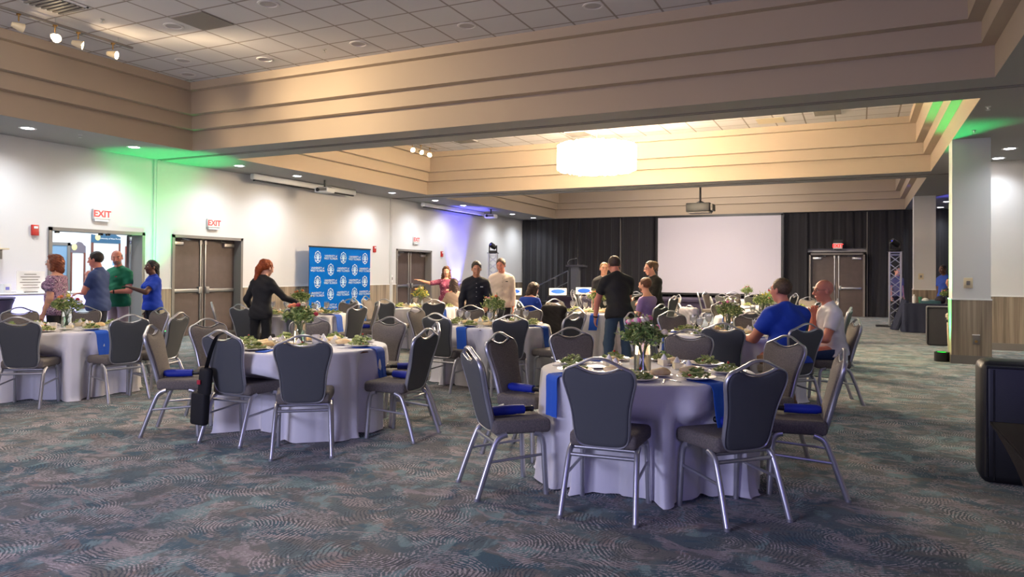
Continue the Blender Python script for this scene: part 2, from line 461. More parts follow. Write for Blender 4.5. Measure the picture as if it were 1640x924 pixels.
# for the left wall local x = +Y world, local y = -X world (into the wall)
double_door('door_2', 10.87, 1.86, 2.17)
double_door('door_3', 19.17, 1.98, 2.14)
f = door_frame('door_1', 1.85, 2.17); place_left(f, 8.26)
mbx = MB()
for x in (.15, 1.0, 1.15, 1.62): mbx.box(x, .08, 2.12, x + .06, .14, 2.17)
mbx.build('door_stop', M['black'], f, smooth=False)
lf = leaf(.9, 2.15, 'leaf', f); lf.location = (1.79, .31, 0); lf.rotation_euler = (0, 0, math.radians(52))
lf2 = leaf(.9, 2.15, 'leaf', f); lf2.location = (.04, .34, 0); lf2.rotation_euler = (0, 0, math.radians(172)); lf2.scale = (1, -1, 1)
double_door('door_4', 0, 1.72, 2.2, rot=0, loc=(-1.60, 28.28, 0))
# black-out panel that carries the back door frame
struct(B(-1.75, 28.6, 0, .27, YB, 2.3).build('wall_door_surround', M['drape'], smooth=False))

# ---------------------------------------------------------------- foyer behind the open door
FX = -17.0
struct(B(FX - .2, 5.5, 0, FX, 15.5, 3.2).build('wall_foyer', M['white'], smooth=False))
struct(B(FX, 5.3, 0, XL - .28, 5.5, 3.2).build('wall_foyer_near', M['white'], smooth=False))
struct(B(FX, 15.5, 0, XL - .28, 15.7, 3.2).build('wall_foyer_far', M['white'], smooth=False))
struct(B(FX, 5.3, 3.0, XL - .28, 15.7, 3.2).build('ceiling_foyer', M['white'], smooth=False))
M['foyer_floor'] = mat('foyer_tile', (150, 176, 190), .3)
struct(B(FX, 5.5, 0, XL - .28, 15.5, .012).build('floor_foyer', M['foyer_floor'], smooth=False))
fd = struct(B(FX, 10.1, 0, FX + .04, 11.0, 2.02).build('door_5', mat('foyer_door_paint', (120, 150, 176), .5), smooth=False))
MB().box(FX + .04, 10.9, .95, FX + .09, 10.97, 1.1).build('door_handle', M['chrome'], fd)
fr = MB(); fr.box(FX, 11.0, 0, FX + .06, 11.07, 2.09); fr.box(FX, 10.03, 0, FX + .06, 10.1, 2.09); fr.box(FX, 10.03, 2.02, FX + .06, 11.07, 2.09)
fr.build('door_frame', M['frame_grey'], fd, smooth=False)
navyboard = mat('board_header_blue', (52, 92, 120), .5); mah = mat('mahogany_frame', (118, 66, 52), .5)
def board(y0, y1, z0, z1, hdr, title, label):
    r = thing('notice_board', label, 'notice board', (FX, (y0 + y1) / 2, z0)); w = (y1 - y0) / 2; h = z1 - z0
    F = lambda x, y, z: (.01 + z, x, y)
    MB().box(0, -w, 0, .02, w, h).build('panel', M['paper'], r, smooth=False)
    mb = MB(); t = .04
    mb.box(0, -w - t, -t, .04, -w, h); mb.box(0, w, -t, .04, w + t, h); mb.box(0, -w, -t, .04, w, 0); mb.build('frame', mah, r, smooth=False)
    poly = [(-w - t, h), (w + t, h), (w + t, h + .16)] + [(w * math.cos(a) * .8 + .02, h + .17 + .09 * math.sin(a)) for a in np.linspace(.25, 1.7, 7)] + [(-w * .55, h + .17), (-w - t, h + .2)]
    hd = MB().prism(poly, 0, .04, lambda x, y, z: (z, x, y)).build('header', hdr, r, smooth=False)
    mb = MB(); mb.ell((.045, -w * .7, h + .13), (.008, .07, .08)); mb.build('emblem', mat('emblem_cream', (226, 214, 150), .5), hd)
    if title: text_mesh('title', title, .052, M['paper'], hd, (.045, .10, h + .11), (PI / 2, 0, PI / 2), .001)
    return r
b1 = board(11.66, 12.34, .55, 2.12, navyboard, 'University of West Florida', 'large notice board with blue arched header on the hallway wall beyond the open doors')
MB().box(.022, .18, 1.02, .026, .3, 1.16).build('pinned_notice', mat('notice_blue', (120, 170, 214), .6), b1, smooth=False)
board(11.13, 11.42, .55, 1.86, mat('board_header_grey', (110, 100, 108), .5), None, 'narrow notice board with grey header between hallway door and large board')
board(12.58, 12.9, .55, 1.86, mat('board_header_red', (150, 74, 60), .5), None, 'narrow notice board with reddish frame right of the large hallway board')
t = thing('wall_keypad', 'small grey keypad on the hallway wall beside the blue door', 'keypad', (FX, 11.09, 1.48))
MB().box(0, -.05, -.07, .03, .05, .07, c=.008).build('plate', M['white_plastic'], t); MB().box(.03, -.035, 0, .034, .035, .05).build('display', M['frame_grey'], t)

# ---------------------------------------------------------------- camera
F_, YAW, CY, ROLL, PITCH = 1164.44, .44609, 423.51, .0078667, .0118739
R0 = np.array([[math.cos(YAW), math.sin(YAW), 0], [-math.sin(YAW), math.cos(YAW), 0], [0, 0, 1]])
cp, sp = math.cos(PITCH), math.sin(PITCH); Pm = np.array([[1, 0, 0], [0, cp, sp], [0, -sp, cp]])
cr, sr = math.cos(ROLL), math.sin(ROLL); Qm = np.array([[cr, 0, sr], [0, 1, 0], [-sr, 0, cr]])
MM = Qm @ Pm @ R0          # rows: right, forward, up
cam = bpy.data.cameras.new('camera'); co = bpy.data.objects.new('camera', cam); COL.objects.link(co)
rt, fw, up = MM
co.matrix_world = Matrix(((rt[0], up[0], -fw[0], 0), (rt[1], up[1], -fw[1], 0), (rt[2], up[2], -fw[2], 1.45), (0, 0, 0, 1)))
cam.sensor_width = 36; cam.lens = F_ / 1640 * 36; cam.shift_y = (CY - 462) / 1640; cam.clip_end = 200
scn.camera = co

# ---------------------------------------------------------------- lights
def spot(loc, aim, W, col, size=100, blend=.7, rad=.06):
    l = bpy.data.lights.new('spot', 'SPOT'); l.energy = W; l.color = col; l.spot_size = math.radians(size); l.spot_blend = blend; l.shadow_soft_size = rad
    o = bpy.data.objects.new('spot', l); COL.objects.link(o); o.location = loc
    o.rotation_euler = (Vector(aim) - Vector(loc)).to_track_quat('-Z', 'Y').to_euler(); return o
def area(loc, aim, W, col, sx, sy=None, spread=180):
    l = bpy.data.lights.new('area', 'AREA'); l.energy = W; l.color = col; l.size = sx; l.spread = math.radians(spread)
    if sy: l.shape = 'RECTANGLE'; l.size_y = sy
    o = bpy.data.objects.new('area', l); COL.objects.link(o); o.location = loc
    o.rotation_euler = (Vector(aim) - Vector(loc)).to_track_quat('-Z', 'Y').to_euler(); return o
COOL = (.86, .93, 1.); WARM = (1., .78, .5)
dl0 = thing('downlight', '', 'downlight')
MB().lathe([(.085, 0), (.125, -.004), (.13, .0)], 28, cap=False).build('trim_ring', M['white'], dl0)
MB().lathe([(.0, -.002), (.088, -.002)], 28, cap=False).build('lens', M['lamp'], dl0)
first = True
ROWL = [3.4, 5.3, 7.26, 9.19, 11.75, 13.56, 17.51, 19.88, 21.72, 25.61, 27.63]
ROWR = [7.26, 11.75, 13.56, 15.57, 16.75, 25.9, 27.95]
for side, x, row in (('left', -12.25, ROWL), ('right', 2.42, ROWR)):
    for i, y in enumerate(row):
        vis = y > 7 if side == 'left' else y > 15
        if vis:
            if side == 'left': lab = 'recessed ceiling light over the left wall, %s from the camera end' % ['first', 'second', 'third', 'fourth', 'fifth', 'sixth', 'seventh', 'eighth', 'ninth'][i - 2]
            else: lab = 'recessed ceiling light right of the columns, %s' % ['nearer one before the wall stub', 'right above the wall stub', 'nearer one of the far pair', 'farther one by the black drape'][i - 3]
            d = dl0 if first else copy_tree(dl0)
            first = False
            d.location = (x, y, ZS - .001); d['label'] = lab; d['group'] = 'recessed ceiling lights'
        spot((x, y, ZS - .03), (x - (.55 if side == 'left' else 0), y, 0), 185 if side == 'left' else 100, COOL, 140, 1., .1)
# foyer daylight-white panel
area((-15.2, 10.5, 2.95), (-15.2, 10.5, 0), 210, (.86, .93, 1.), 3., 6.)
# ================================================================ banquet chair
def back_y(z): return .13 - .13 * (z - .43) / .515
OUT = [(0, .412), (.09, .414), (.138, .428), (.160, .465), (.168, .53), (.172, .60), (.181, .67), (.200, .75), (.215, .81), (.214, .85), (.195, .884), (.150, .903), (.098, .926), (.048, .949), (0, .955)]
def make_chair():
    t = thing('banquet_chair', '', 'chair')
    def P3(x, z, o=0.): return (x, back_y(z) + o, z)
    full = [P3(x, z) for x, z in OUT] + [P3(-x, z) for x, z in OUT[-2:0:-1]]
    nrm = Vector((0, .97, .245))
    MB().tube(catmull(full, 3, True), [(.016, .0085)] * (3 * len(full)), 8, True, flat=nrm).build('back_frame', M['silver'], t, ang=50)
    smile = [(.135, .906), (.09, .886), (.045, .873), (0, .869), (-.045, .873), (-.09, .886), (-.135, .906)]
    MB().tube(catmull([P3(x, z) for x, z in smile], 3), [(.014, .006)] * 19, 8, flat=nrm).build('handle_bar', M['silver'], t, ang=50)
    # padded panel inside the frame
    inner = [(x * .965, z) for x, z in OUT[:11]] + [(.128, .893), (.09, .876), (.045, .863), (0, .859)]
    pl = inner + [(-x, z) for x, z in inner[-2:0:-1]]
    pl = [(p.x, p.y) for p in catmull([(x, z, 0) for x, z in pl], 2, True)]
    n = len(pl); cx, cz = 0, .66
    vs = []; fs = []
    rings = [(.90, .030), (.96, .026), (1.0, .012), (1.0, -.010), (.965, -.017), (.90, -.019)]
    for sc_, off in rings:
        for x, z in pl: vs.append(P3(x * sc_, cz + (z - cz) * sc_, off))
    for i in range(len(rings) - 1):
        for j in range(n): k = (j + 1) % n; fs.append((i * n + j, i * n + k, (i + 1) * n + k, (i + 1) * n + j))
    fs.append(tuple(range(n))[::-1]); fs.append(tuple((len(rings) - 1) * n + j for j in range(n)))
    mb = MB().add(vs, fs); mb.m = [0] * (n * 2) + [0] * n + [1] * (n * 2) + [0, 1]
    mb.build('backrest', [M['chair'], M['chairback']], t, ang=60)
    # seat cushion, wider at the front, slightly domed
    mb = MB().cbox(-.218, .118, .402, .218, .510, .494, .028)
    mb.v = [(x * (1. + .06 * (y - .3) / .2), y, z + (.012 * (1 - (x / .22) ** 2) * (1 - ((y - .3) / .21) ** 2) if z > .46 else 0)) for x, y, z in mb.v]
    mb.build('seat', M['chair'], t, ang=70)
    for s in (-1, 1):
        f = catmull([(s * .218, .478, 0), (s * .213, .466, .20), (s * .209, .458, .34), (s * .205, .435, .392), (s * .203, .395, .404)], 4)
        MB().tube(f, [(.0195, .0175)] * len(f), 10, flat=(0, 1, 0)).cyl((s * .218, .478, 0), (s * .218, .478, .018), .019).build('leg', M['silver'], t, ang=50)
        f = catmull([(s * .225, .0, 0), (s * .216, .062, .18), (s * .208, .122, .34), (s * .204, .155, .385), (s * .203, .205, .404)], 4)
        MB().tube(f, [(.0195, .0175)] * len(f), 10, flat=(0, 1, 0)).cyl((s * .225, .0, 0), (s * .225, .0, .018), .019).build('leg', M['silver'], t, ang=50)
        MB().cyl((s * .2165, .082, .235), (s * .212, .462, .262), .0095, n=8).build('stretcher', M['silver'], t)
    mb = MB()
    for s in (-1, 1): mb.tube([(s * .203, .18, .405), (s * .203, .41, .405)], [(.0175, .0145)] * 2, 8, flat=(0, 1, 0))
    mb.cyl((-.21, .128, .352), (.21, .128, .352), .0125, n=8); mb.cyl((-.203, .43, .398), (.203, .43, .398), .009, n=8)
    mb.cyl((-.203, .175, .39), (.203, .175, .39), .014, n=8)
    for s in (-1, 1): mb.tube([(s * .12, .175, .392), (s * .12, .148, .43), (s * .12, back_y(.5) - .004, .5)], [(.011, .005)] * 3, 6, flat=(0, 1, 0))
    mb.build('seat_frame', M['silver'], t, ang=50)
    return t

# tables: name -> (x, y, phrase)
TB = {
 'T1': (-1.40, 5.20, 'the nearest table'),
 'T2': (-4.72, 5.35, 'the second-nearest table'),
 'T3': (-8.50, 5.50, 'the far-left front table'),
 'Tr': (-1.38, 8.93, "the two men's table"),
 'Tc': (-4.46, 8.75, 'the centre table'),
 'Ta': (-8.28, 9.26, 'the logo backdrop table'),
 'Tb': (-7.90, 12.30, 'the table by third doors'),
 'Te': (-4.30, 12.50, "the purple-shirt man's table"),
 'Tf': (-1.45, 12.70, 'the table behind both men'),
 'Tg': (-1.70, 16.90, 'the right screen-side table'),
 'Th': (-5.10, 17.00, 'the middle screen-side table'),
 'Ti': (-8.60, 16.60, 'the lectern-side table'),
 'Tj': (-2.80, 20.80, 'the rear right table'),
 'Tk': (-6.60, 20.90, 'the rear left table'),
}
NEAR = ('T1', 'T2', 'T3', 'Tr', 'Tc', 'Ta')
FARROW = ('Tg', 'Th', 'Ti', 'Tj', 'Tk')
def octant(tx, ty, x, y):
    """where a point lies round its table, seen from the camera at the origin"""
    d = math.hypot(tx, ty); fx, fy = tx / d, ty / d
    a = math.degrees(math.atan2((x - tx) * fy - (y - ty) * fx, -((x - tx) * fx + (y - ty) * fy)))   # 0 = front, + = right
    k = int(round(a / 45)) % 8
    return k, a
OCT = ['at front of', 'at front right of', 'at right of', 'at back right of', 'at back of', 'at back left of', 'at left of', 'at front left of']
CH_ = {
 'T1': [(-1.38, 4.06, 95), (-.52, 4.42, 137), (-2.35, 4.25, 45), (-2.70, 5.40, -8), (-2.38, 6.22, None), (-1.38, 6.60, -92), (-.53, 6.32, None), (-.09, 5.38, None)],
 'T2': [(-3.88, 4.38, 128), (-4.80, 4.42, 92), (-5.75, 4.50, 34), (-6.06, 5.40, None), (-4.66, 6.66, None), (-3.42, 5.45, 183), (-3.76, 6.16, 222), (-5.50, 6.32, None)],
 'T3': [(-7.86, 4.58, 126), (-7.28, 5.45, 170), (-9.50, 6.40, None), (-8.35, 6.70, None), (-7.25, 6.08, None), (-9.82, 5.75, None)],
 'Ta': [(-9.19, 8.28, None), (-8.29, 7.98, None), (-9.50, 9.60, None), (-7.44, 8.32, None), (-8.30, 10.58, None), (-6.93, 9.05, None), (-7.35, 10.15, None)],
 'Tb': [(-8.70, 11.20, None), (-9.10, 12.10, None), (-7.85, 11.00, None), (-8.60, 13.45, None), (-7.00, 11.36, None), (-7.75, 13.60, None), (-6.65, 12.6, None)],
 'Tc': [(-5.78, 8.85, None), (-4.65, 7.58, None), (-5.35, 9.72, None), (-4.50, 10.05, None), (-3.72, 7.76, None), (-3.20, 8.52, None), (-3.62, 9.78, None)],
 'Te': [(-5.38, 11.55, None), (-4.55, 11.15, None), (-5.35, 13.10, None), (-2.97, 12.00, None), (-4.6, 13.80, None), (-3.4, 13.4, None), (-5.5, 10.75, 130)],
 'Tr': [(-2.66, 9.12, None), (-2.22, 8.05, None), (-2.30, 9.80, None), (-1.26, 7.62, None), (-.48, 8.03, None), (-.02, 9.25, None), (-1.30, 10.15, None)],
 'Tf': [(-2.45, 11.70, None), (-2.75, 12.30, None), (-1.50, 11.38, None), (-.55, 11.72, None), (-2.30, 13.75, None), (-.55, 13.75, None), (-1.45, 14.05, None), (-.12, 12.6, None)],
}
random.seed(11)
for k, offs in (('Tg', 10), ('Th', 30), ('Ti', 0), ('Tj', 20), ('Tk', 5)):
    x, y, _ = TB[k]; CH_[k] = []
    for i in range(8):
        a = math.radians(45 * i + offs + random.uniform(-6, 6)); r = random.uniform(1.2, 1.38)
        CH_[k].append((x + r * math.cos(a), y + r * math.sin(a), None))
BASE = make_chair(); CH[BASE.name] = list(BASE.children)
def spread_phrases(tx, ty, pts):
    """one distinct place phrase per point"""
    o = [octant(tx, ty, *p[:2]) for p in pts]; res = []
    for i, (k, a) in enumerate(o):
        same = sorted(((b, j) for j, (kk, b) in enumerate(o) if kk == k))
        s = OCT[k]
        if len(same) > 1:
            same = sorted(((pts[j][0] * .902 + pts[j][1] * .4315) / (-pts[j][0] * .4315 + pts[j][1] * .902), j) for _, j in same)
            r = [j for _, j in same].index(i)
            w = ['left one ', 'right one '] if len(same) == 2 else ['left one ', 'middle one ', 'right one ', 'rightmost one ']
            s = w[r] + s
        res.append(s)
    return res
CHAIRS = {}; first = True
UMB = {('T1', 2), ('T1', 3), ('T1', 7), ('T1', 1), ('T2', 2), ('T2', 5), ('T2', 6), ('T3', 3), ('T3', 4), ('Ta', 6), ('Ta', 3), ('Tg', 3)}
def view(fx, fy, x, y):
    d = math.hypot(x, y); c = (fx * x + fy * y) / d
    return 'back view' if c > .5 else 'facing camera' if c < -.5 else 'side-on'
umb0 = thing('compact_umbrella', '', 'umbrella', group='folded umbrellas on chair seats')
MB().lathe([(0, -.12), (.024, -.12), (.033, -.09), (.034, .02), (.031, .12), (0, .12)], 14, R=Matrix.Rotation(PI / 2, 3, 'Y')).build('sleeve', M['umb'], umb0)
MB().lathe([(0, .12), (.019, .12), (.017, .17), (.021, .176), (.019, .19), (0, .192)], 12, R=Matrix.Rotation(PI / 2, 3, 'Y')).build('grip', M['black'], umb0)
CH[umb0.name] = list(umb0.children); ufirst = True
for tk, lst in CH_.items():
    tx, ty, ph = TB[tk]; phr = spread_phrases(tx, ty, lst)
    for i, (x, y, a) in enumerate(lst):
        an = math.radians(a) if a is not None else math.atan2(ty - y, tx - x) + random.uniform(-.07, .07)
        fx, fy = math.cos(an), math.sin(an)
        lab = 'grey banquet chair, %s %s, %s' % (phr[i], ph, view(fx, fy, x, y))
        c = BASE if first else copy_tree(BASE)
        first = False
        c.location = (x, y, 0); c.rotation_euler = (0, 0, an - PI / 2); c['label'] = ' '.join(lab.split()[:16]); c['group'] = 'banquet chairs round the tables'
        CHAIRS[(tk, i)] = (x, y, an)
        if (tk, i) in UMB:
            u = umb0 if ufirst else copy_tree(umb0)
            ufirst = False
            u.location = (x + fx * .26 + fy * .05, y + fy * .26 - fx * .05, .497 + .034); u.rotation_euler = (0, 0, an + random.uniform(-.12, .12))
            u['label'] = ' '.join(('blue folded umbrella on chair, %s %s' % (phr[i], ph)).split()[:16])

# ================================================================ tables, cloths
def cloth_mesh(seed, tx, ty, chairs):
    rnd = random.Random(seed); n = 216
    ph = [rnd.uniform(0, 6.28) for _ in range(6)]; fr = [13, 19, 9, 26, 6, 35]; am = [.55, .42, .4, .22, .3, .14]
    def wave(a):
        q = sum(am[i] * math.sin(fr[i] * a + ph[i]) for i in range(6)); return q - .25 * abs(q)
    dents = []
    for (cx, cy, an) in chairs:
        d = math.hypot(cx - tx, cy - ty); rf = d - .505; dents.append((math.atan2(cy - ty, cx - tx), rf))
    rows = [(0, 0.0, .0), (.25, 0., 0), (.5, 0., 0), (.70, 0, 0), (.745, .0, 0), (.757, -.003, 0), (.764, -.014, .10), (.766, -.035, .28), (.767, -.07, .5), (.768, -.115, .7), (.769, -.17, .82), (.770, -.23, .88), (.771, -.265, .84), (.772, -.30, .88), (.774, -.38, .94), (.776, -.5, 1.), (.779, -.62, 1.05), (.784, -.70, 1.1), (.792, -.742, 1.18), (.802, -.752, 1.25)]
    vs = []; fs = []
    for r, dz, w in rows:
        for j in range(n):
            a = 2 * PI * j / n; q = wave(a)
            rr = r + w * (.050 * q + .002)
            aa = a + w * .022 * math.sin(fr[0] * a + ph[1])
            z = .757 + dz + (0 if dz > -.7 else .008 * abs(q))
            if dz < -.17:
                for (da, rf) in dents:
                    e = abs((aa - da + PI) % (2 * PI) - PI); hw = math.atan2(.215, max(rf, .3))
                    if e < hw * 1.15 and rf - .02 < rr + .03:
                        k = 1 if e < hw else 1 - (e - hw) / (hw * .15); k *= min(1, max(0, (-.17 - dz) / .1))
                        tgt = min(rr, (rf - .035 + .022 * q) / max(math.cos(e), .7)); rr = rr + (tgt - rr) * k
            vs.append((rr * math.cos(aa), rr * math.sin(aa), max(z, .004)))
    for i in range(len(rows) - 1):
        for j in range(n): k = (j + 1) % n; fs.append((i * n + j, (i + 1) * n + j, (i + 1) * n + k, i * n + k))
    me = bpy.data.meshes.new('tablecloth'); me.from_pydata(vs, [], fs); me.materials.append(M['cloth'])
    me.polygons.foreach_set('use_smooth', [True] * len(me.polygons)); me.update(); return me
tab0 = thing('round_table', '', 'table', group='round banquet tables')
MB().lathe([(0, -.022), (.755, -.022), (.757, -.010), (.755, 0), (0, 0)], 48, c=(0, 0, .752)).build('tabletop', M['wood'], tab0)
for a in range(4):
    a = PI / 4 + a * PI / 2; c, s = math.cos(a), math.sin(a)
    MB().cyl((c * .42, s * .42, 0), (c * .40, s * .40, .73), .016).build('leg', M['chrome'], tab0)
CH[tab0.name] = list(tab0.children)
for i, (k, (x, y, ph)) in enumerate(TB.items()):
    t = tab0 if i == 0 else copy_tree(tab0); t.location = (x, y, 0)
    t['label'] = ' '.join(('round folding table hidden under white cloth, ' + ph).split()[:16])
    o = bpy.data.objects.new('tablecloth', cloth_mesh(i + 1, x, y, [v for (kk, _), v in CHAIRS.items() if kk == k])); COL.objects.link(o); o.location = (x, y, 0)
    tag(o, ' '.join(('white floor-length tablecloth draped over ' + ph).split()[:16]), 'tablecloth', 'white tablecloths')

# ================================================================ things on the tables
ZT = .7585
def napkin_drop(drop=.27, w=.145, inl=.22, seed=0):
    """blue cloth lying radially on the table and hanging over its edge; local +x = outwards, origin at the table edge"""
    rnd = random.Random(seed); pts = [(-inl, .0), (-.12, .001), (-.03, .001), (0.005, -.002), (.02, -.012), (.027, -.04), (.030, -drop * .5), (.036, -drop * .8), (.042, -drop)]
    vs = []; fs = []; nx = 7; sk = rnd.uniform(-.05, .05)
    for top in (1, 0):
        for i, (x, z) in enumerate(pts):
            for j in range(nx):
                v = j / (nx - 1) - .5; t = .004 if top else .0
                dn = max(0, i - 4) / 4
                vs.append((x + (t if i >= 4 else 0) + dn * .004 * math.sin(j * 2.1 + seed), v * w + sk * dn, z + (t if i < 4 else 0)))
    m = len(pts) * nx
    for i in range(len(pts) - 1):
        for j in range(nx - 1):
            a = i * nx + j; fs.append((a, a + nx, a + nx + 1, a + 1)); fs.append((m + a, m + a + 1, m + a + nx + 1, m + a + nx))
        a = i * nx; fs.append((a, m + a, m + a + nx, a + nx)); b = a + nx - 1; fs.append((b, b + nx, m + b + nx, m + b))
    for j in range(nx - 1):
        fs.append((j, j + 1, m + j + 1, m + j)); q = (len(pts) - 1) * nx + j; fs.append((q, m + q, m + q + 1, q + 1))
    return MB().add(vs, fs)
def salad_mesh(seed):
    rnd = random.Random(seed); mb = MB()
    for i in range(60):
        a = rnd.uniform(0, 6.28); r = .088 * math.sqrt(rnd.random()); h = .014 + (1 - (r / .092) ** 2) * rnd.uniform(0, .06)
        R_ = Matrix.Rotation(rnd.uniform(0, 6.3), 3, 'Z') @ Matrix.Rotation(rnd.uniform(-.9, .9), 3, 'X') @ Matrix.Rotation(rnd.uniform(-.7, .7), 3, 'Y')
        mb.mi = 0 if rnd.random() < .75 else 1 if rnd.random() < .93 else 2
        s = .6 if mb.mi == 2 else 1
        mb.ell((r * math.cos(a), r * math.sin(a), h), (rnd.uniform(.016, .028) * s, rnd.uniform(.008, .016) * s, .004 if mb.mi < 2 else .01), 7, 5, R_)
    return mb
sal = [salad_mesh(i) for i in range(3)]
salO = []
MSAL = [M['leaf'], M['leafdark'], M['tomato']]
def mk(name, m): o = m[0].build(name, m[1], None, ang=60); return o
plate_b = MB().lathe([(0, .004), (.075, .004), (.09, .008), (.128, .018), (.130, .020), (.126, .022), (.088, .013), (.073, .009), (0, .009)], 32)
small_b = MB().lathe([(0, .004), (.045, .004), (.08, .013), (.081, .015), (.077, .016), (.044, .009), (0, .009)], 24)
roll_b = MB()
for k in range(1):
    roll_b.ell((0, 0, .0), (.076, .046, .029), 16, 10); roll_b.v = [(x * (1 + .0 * z), y, max(z, -.018) + .004 * math.sin(x * 60)) for x, y, z in roll_b.v]
cake_b = MB(); cake_b.prism([(-.06, 0), (.048, -.034), (.054, .0), (.048, .034)], 0, .045); 
glass_prof = [(0, .0), (.033, .0), (.034, .003), (.006, .008), (.005, .07), (.012, .08), (.032, .105), (.038, .135), (.034, .175), (.033, .175), (.036, .135), (.030, .108), (.010, .084), (0, .083)]
rep = {}
def inst(key, maker, loc, rz, label, group, cat):
    """first use makes the thing, later uses copy it with its parts"""
    if key not in rep:
        o = maker(); rep[key] = o; CH[o.name] = list(o.children); c = o
    else: c = copy_tree(rep[key])
    c.location = loc; c.rotation_euler = (0, 0, rz)
    if key == 'glass': c.scale = (1.15,) * 3
    return tag(c, ' '.join(label.split()[:16]), cat, group)
def mk_plate(): return plate_b.build('dinner_plate', M['ceramic'])
def mk_small(): return small_b.build('side_plate', M['ceramic'])
def mk_sal(i): return lambda: sal[i].build('salad', MSAL, None, ang=60)
def mk_roll(): return roll_b.build('bread_roll', M['bread'], None, ang=80)
def mk_cake():
    o = cake_b.build('cake_slice', M['butter'], smooth=False)
    MB().lathe([(0, 0), (.022, .0), (.025, .010), (.016, .026), (.005, .042), (0, .045)], 12, c=(.015, 0, .044)).build('cream_swirl', M['ceramic'], o); return o
def mk_glass():
    r = bpy.data.objects.new('water_goblet', None); COL.objects.link(r)
    MB().lathe(glass_prof, 18, cap=False).build('goblet', M['glass'], r)
    MB().lathe([(0, .088), (.009, .089), (.029, .11), (.035, .135), (.0335, .155), (0, .155)], 14).build('ice_water', M['water'], r); return r
def mk_knife():
    mb = MB().box(-.055, -.006, 0, .035, .006, .003); mb.prism([(.035, -.006), (.10, -.008), (.118, .004), (.035, .006)], 0, .0025); return mb.build('table_knife', M['steel'], smooth=False)
def mk_fork():
    mb = MB().tube([(-.10, 0, .003), (0, 0, .006), (.05, 0, .004)], [(.006, .002), (.004, .002), (.010, .002)], 6, flat=(0, 1, 0))
    for k in (-1.5, -.5, .5, 1.5): mb.tube([(.05, k * .005, .004), (.07, k * .0055, .007), (.095, k * .005, .005)], [.0016] * 3, 5)
    return mb.build('fork', M['steel'])
def mk_nap(i, drop): return lambda: napkin_drop(drop, seed=i).build('blue_napkin', M['blue'], None, ang=50)
def mk_napflat():
    mb = MB().box(-.11, -.05, .0, .11, .05, .006, c=.0025); return mb.build('blue_napkin', M['blue'], None)
def mk_pitcher():
    r = bpy.data.objects.new('white_mug', None); COL.objects.link(r)
    MB().lathe([(0, 0), (.034, 0), (.036, .01), (.038, .08), (.036, .08), (.034, .01), (0, .006)], 20, cap=False).build('cup', M['ceramic'], r)
    MB().tube(catmull([(.037, 0, .065), (.06, 0, .062), (.062, 0, .03), (.037, 0, .018)], 4), .005, 6).build('handle', M['ceramic'], r); return r

M['vasewater'] = mat('vase_water', (224, 232, 226), .05, trans=.92)
def bouquet(seed, blooms, spread=.17, tall=.24, greens=None):
    rnd = random.Random(seed)
    r = bpy.data.objects.new('flower_vase', None); COL.objects.link(r)
    MB().lathe([(0, 0), (.058, 0), (.060, .003), (.060, .215), (.062, .218), (.060, .221), (.0565, .218), (.0565, .014), (0, .014)], 28, cap=False).build('glass_cylinder', M['glass'], r)
    MB().lathe([(0, .015), (.056, .015), (.056, .13), (0, .13)], 20).build('water', M['vasewater'], r)
    st = MB(); fo = MB(); tips = []
    for i in range(30):
        a = rnd.uniform(0, 6.28); rr = spread * math.sqrt(rnd.random()); h = .2 + tall * math.sqrt(max(.12, 1 - .85 * (rr / spread) ** 2)) * rnd.uniform(.6, 1.)
        p = catmull([(-.02 * math.cos(a), -.02 * math.sin(a), .02), (.03 * math.cos(a), .03 * math.sin(a), .19), (rr * .75 * math.cos(a), rr * .75 * math.sin(a), .2 + (h - .2) * .5), (rr * math.cos(a), rr * math.sin(a), h)], 3)
        st.tube(p, .0022, 5); tips.append((p[-1], a, rr))
        for q in p[6:]:
            for _ in range(5):
                R_ = Matrix.Rotation(rnd.uniform(0, 6.3), 3, 'Z') @ Matrix.Rotation(rnd.uniform(-1, 1), 3, 'X') @ Matrix.Rotation(rnd.uniform(-1, 1), 3, 'Y')
                fo.mi = rnd.choice((0, 0, 1)); d = Vector((rnd.gauss(0, .017), rnd.gauss(0, .017), rnd.gauss(0, .016)))
                fo.ell(q + d, (rnd.uniform(.012, .026), rnd.uniform(.006, .012), .0025), 6, 4, R_)
    for k in range(4):   # tall sprigs
        a = rnd.uniform(0, 6.28); top = Vector((.05 * math.cos(a), .05 * math.sin(a), .2 + tall * rnd.uniform(1.05, 1.3)))
        st.tube([(0, 0, .2), top], .0015, 5)
        for q in np.linspace(.5, 1, 7): fo.mi = 1; fo.ell(Vector((0, 0, .2)).lerp(top, q) + Vector((rnd.gauss(0, .007), rnd.gauss(0, .007), 0)), (.006, .006, .010), 6, 4)
    st.build('stems', M['stem'], r); fo.build('foliage', [M['leafdark'], greens or M['leaf']], r, ang=60)['kind'] = 'stuff'
    for i, bm in enumerate(blooms):
        p, a, rr = tips[i % len(tips)]; a = 2.4 * i + rnd.uniform(-.3, .3); rr = spread * (.3 + .72 * ((i * .618) % 1)); p = Vector((rr * math.cos(a), rr * math.sin(a), .205 + tall * math.sqrt(max(.1, 1.0 - .85 * (rr / spread) ** 2))))
        mb = MB(); s = rnd.uniform(.019, .031)
        mb.ell(p, (s * .6, s * .6, s * .6), 8, 6)
        for j in range(7):
            b = j * 2.4; el = .2 + .12 * j
            d = Vector((math.cos(b) * math.cos(el), math.sin(b) * math.cos(el), math.sin(el)))
            mb.ell(p + d * s * .55, (s * .62, s * .62, s * .28), 8, 5, d.to_track_quat('Z', 'Y').to_matrix())
        mb.build('blossom', M[bm], r, ang=70)
    return r
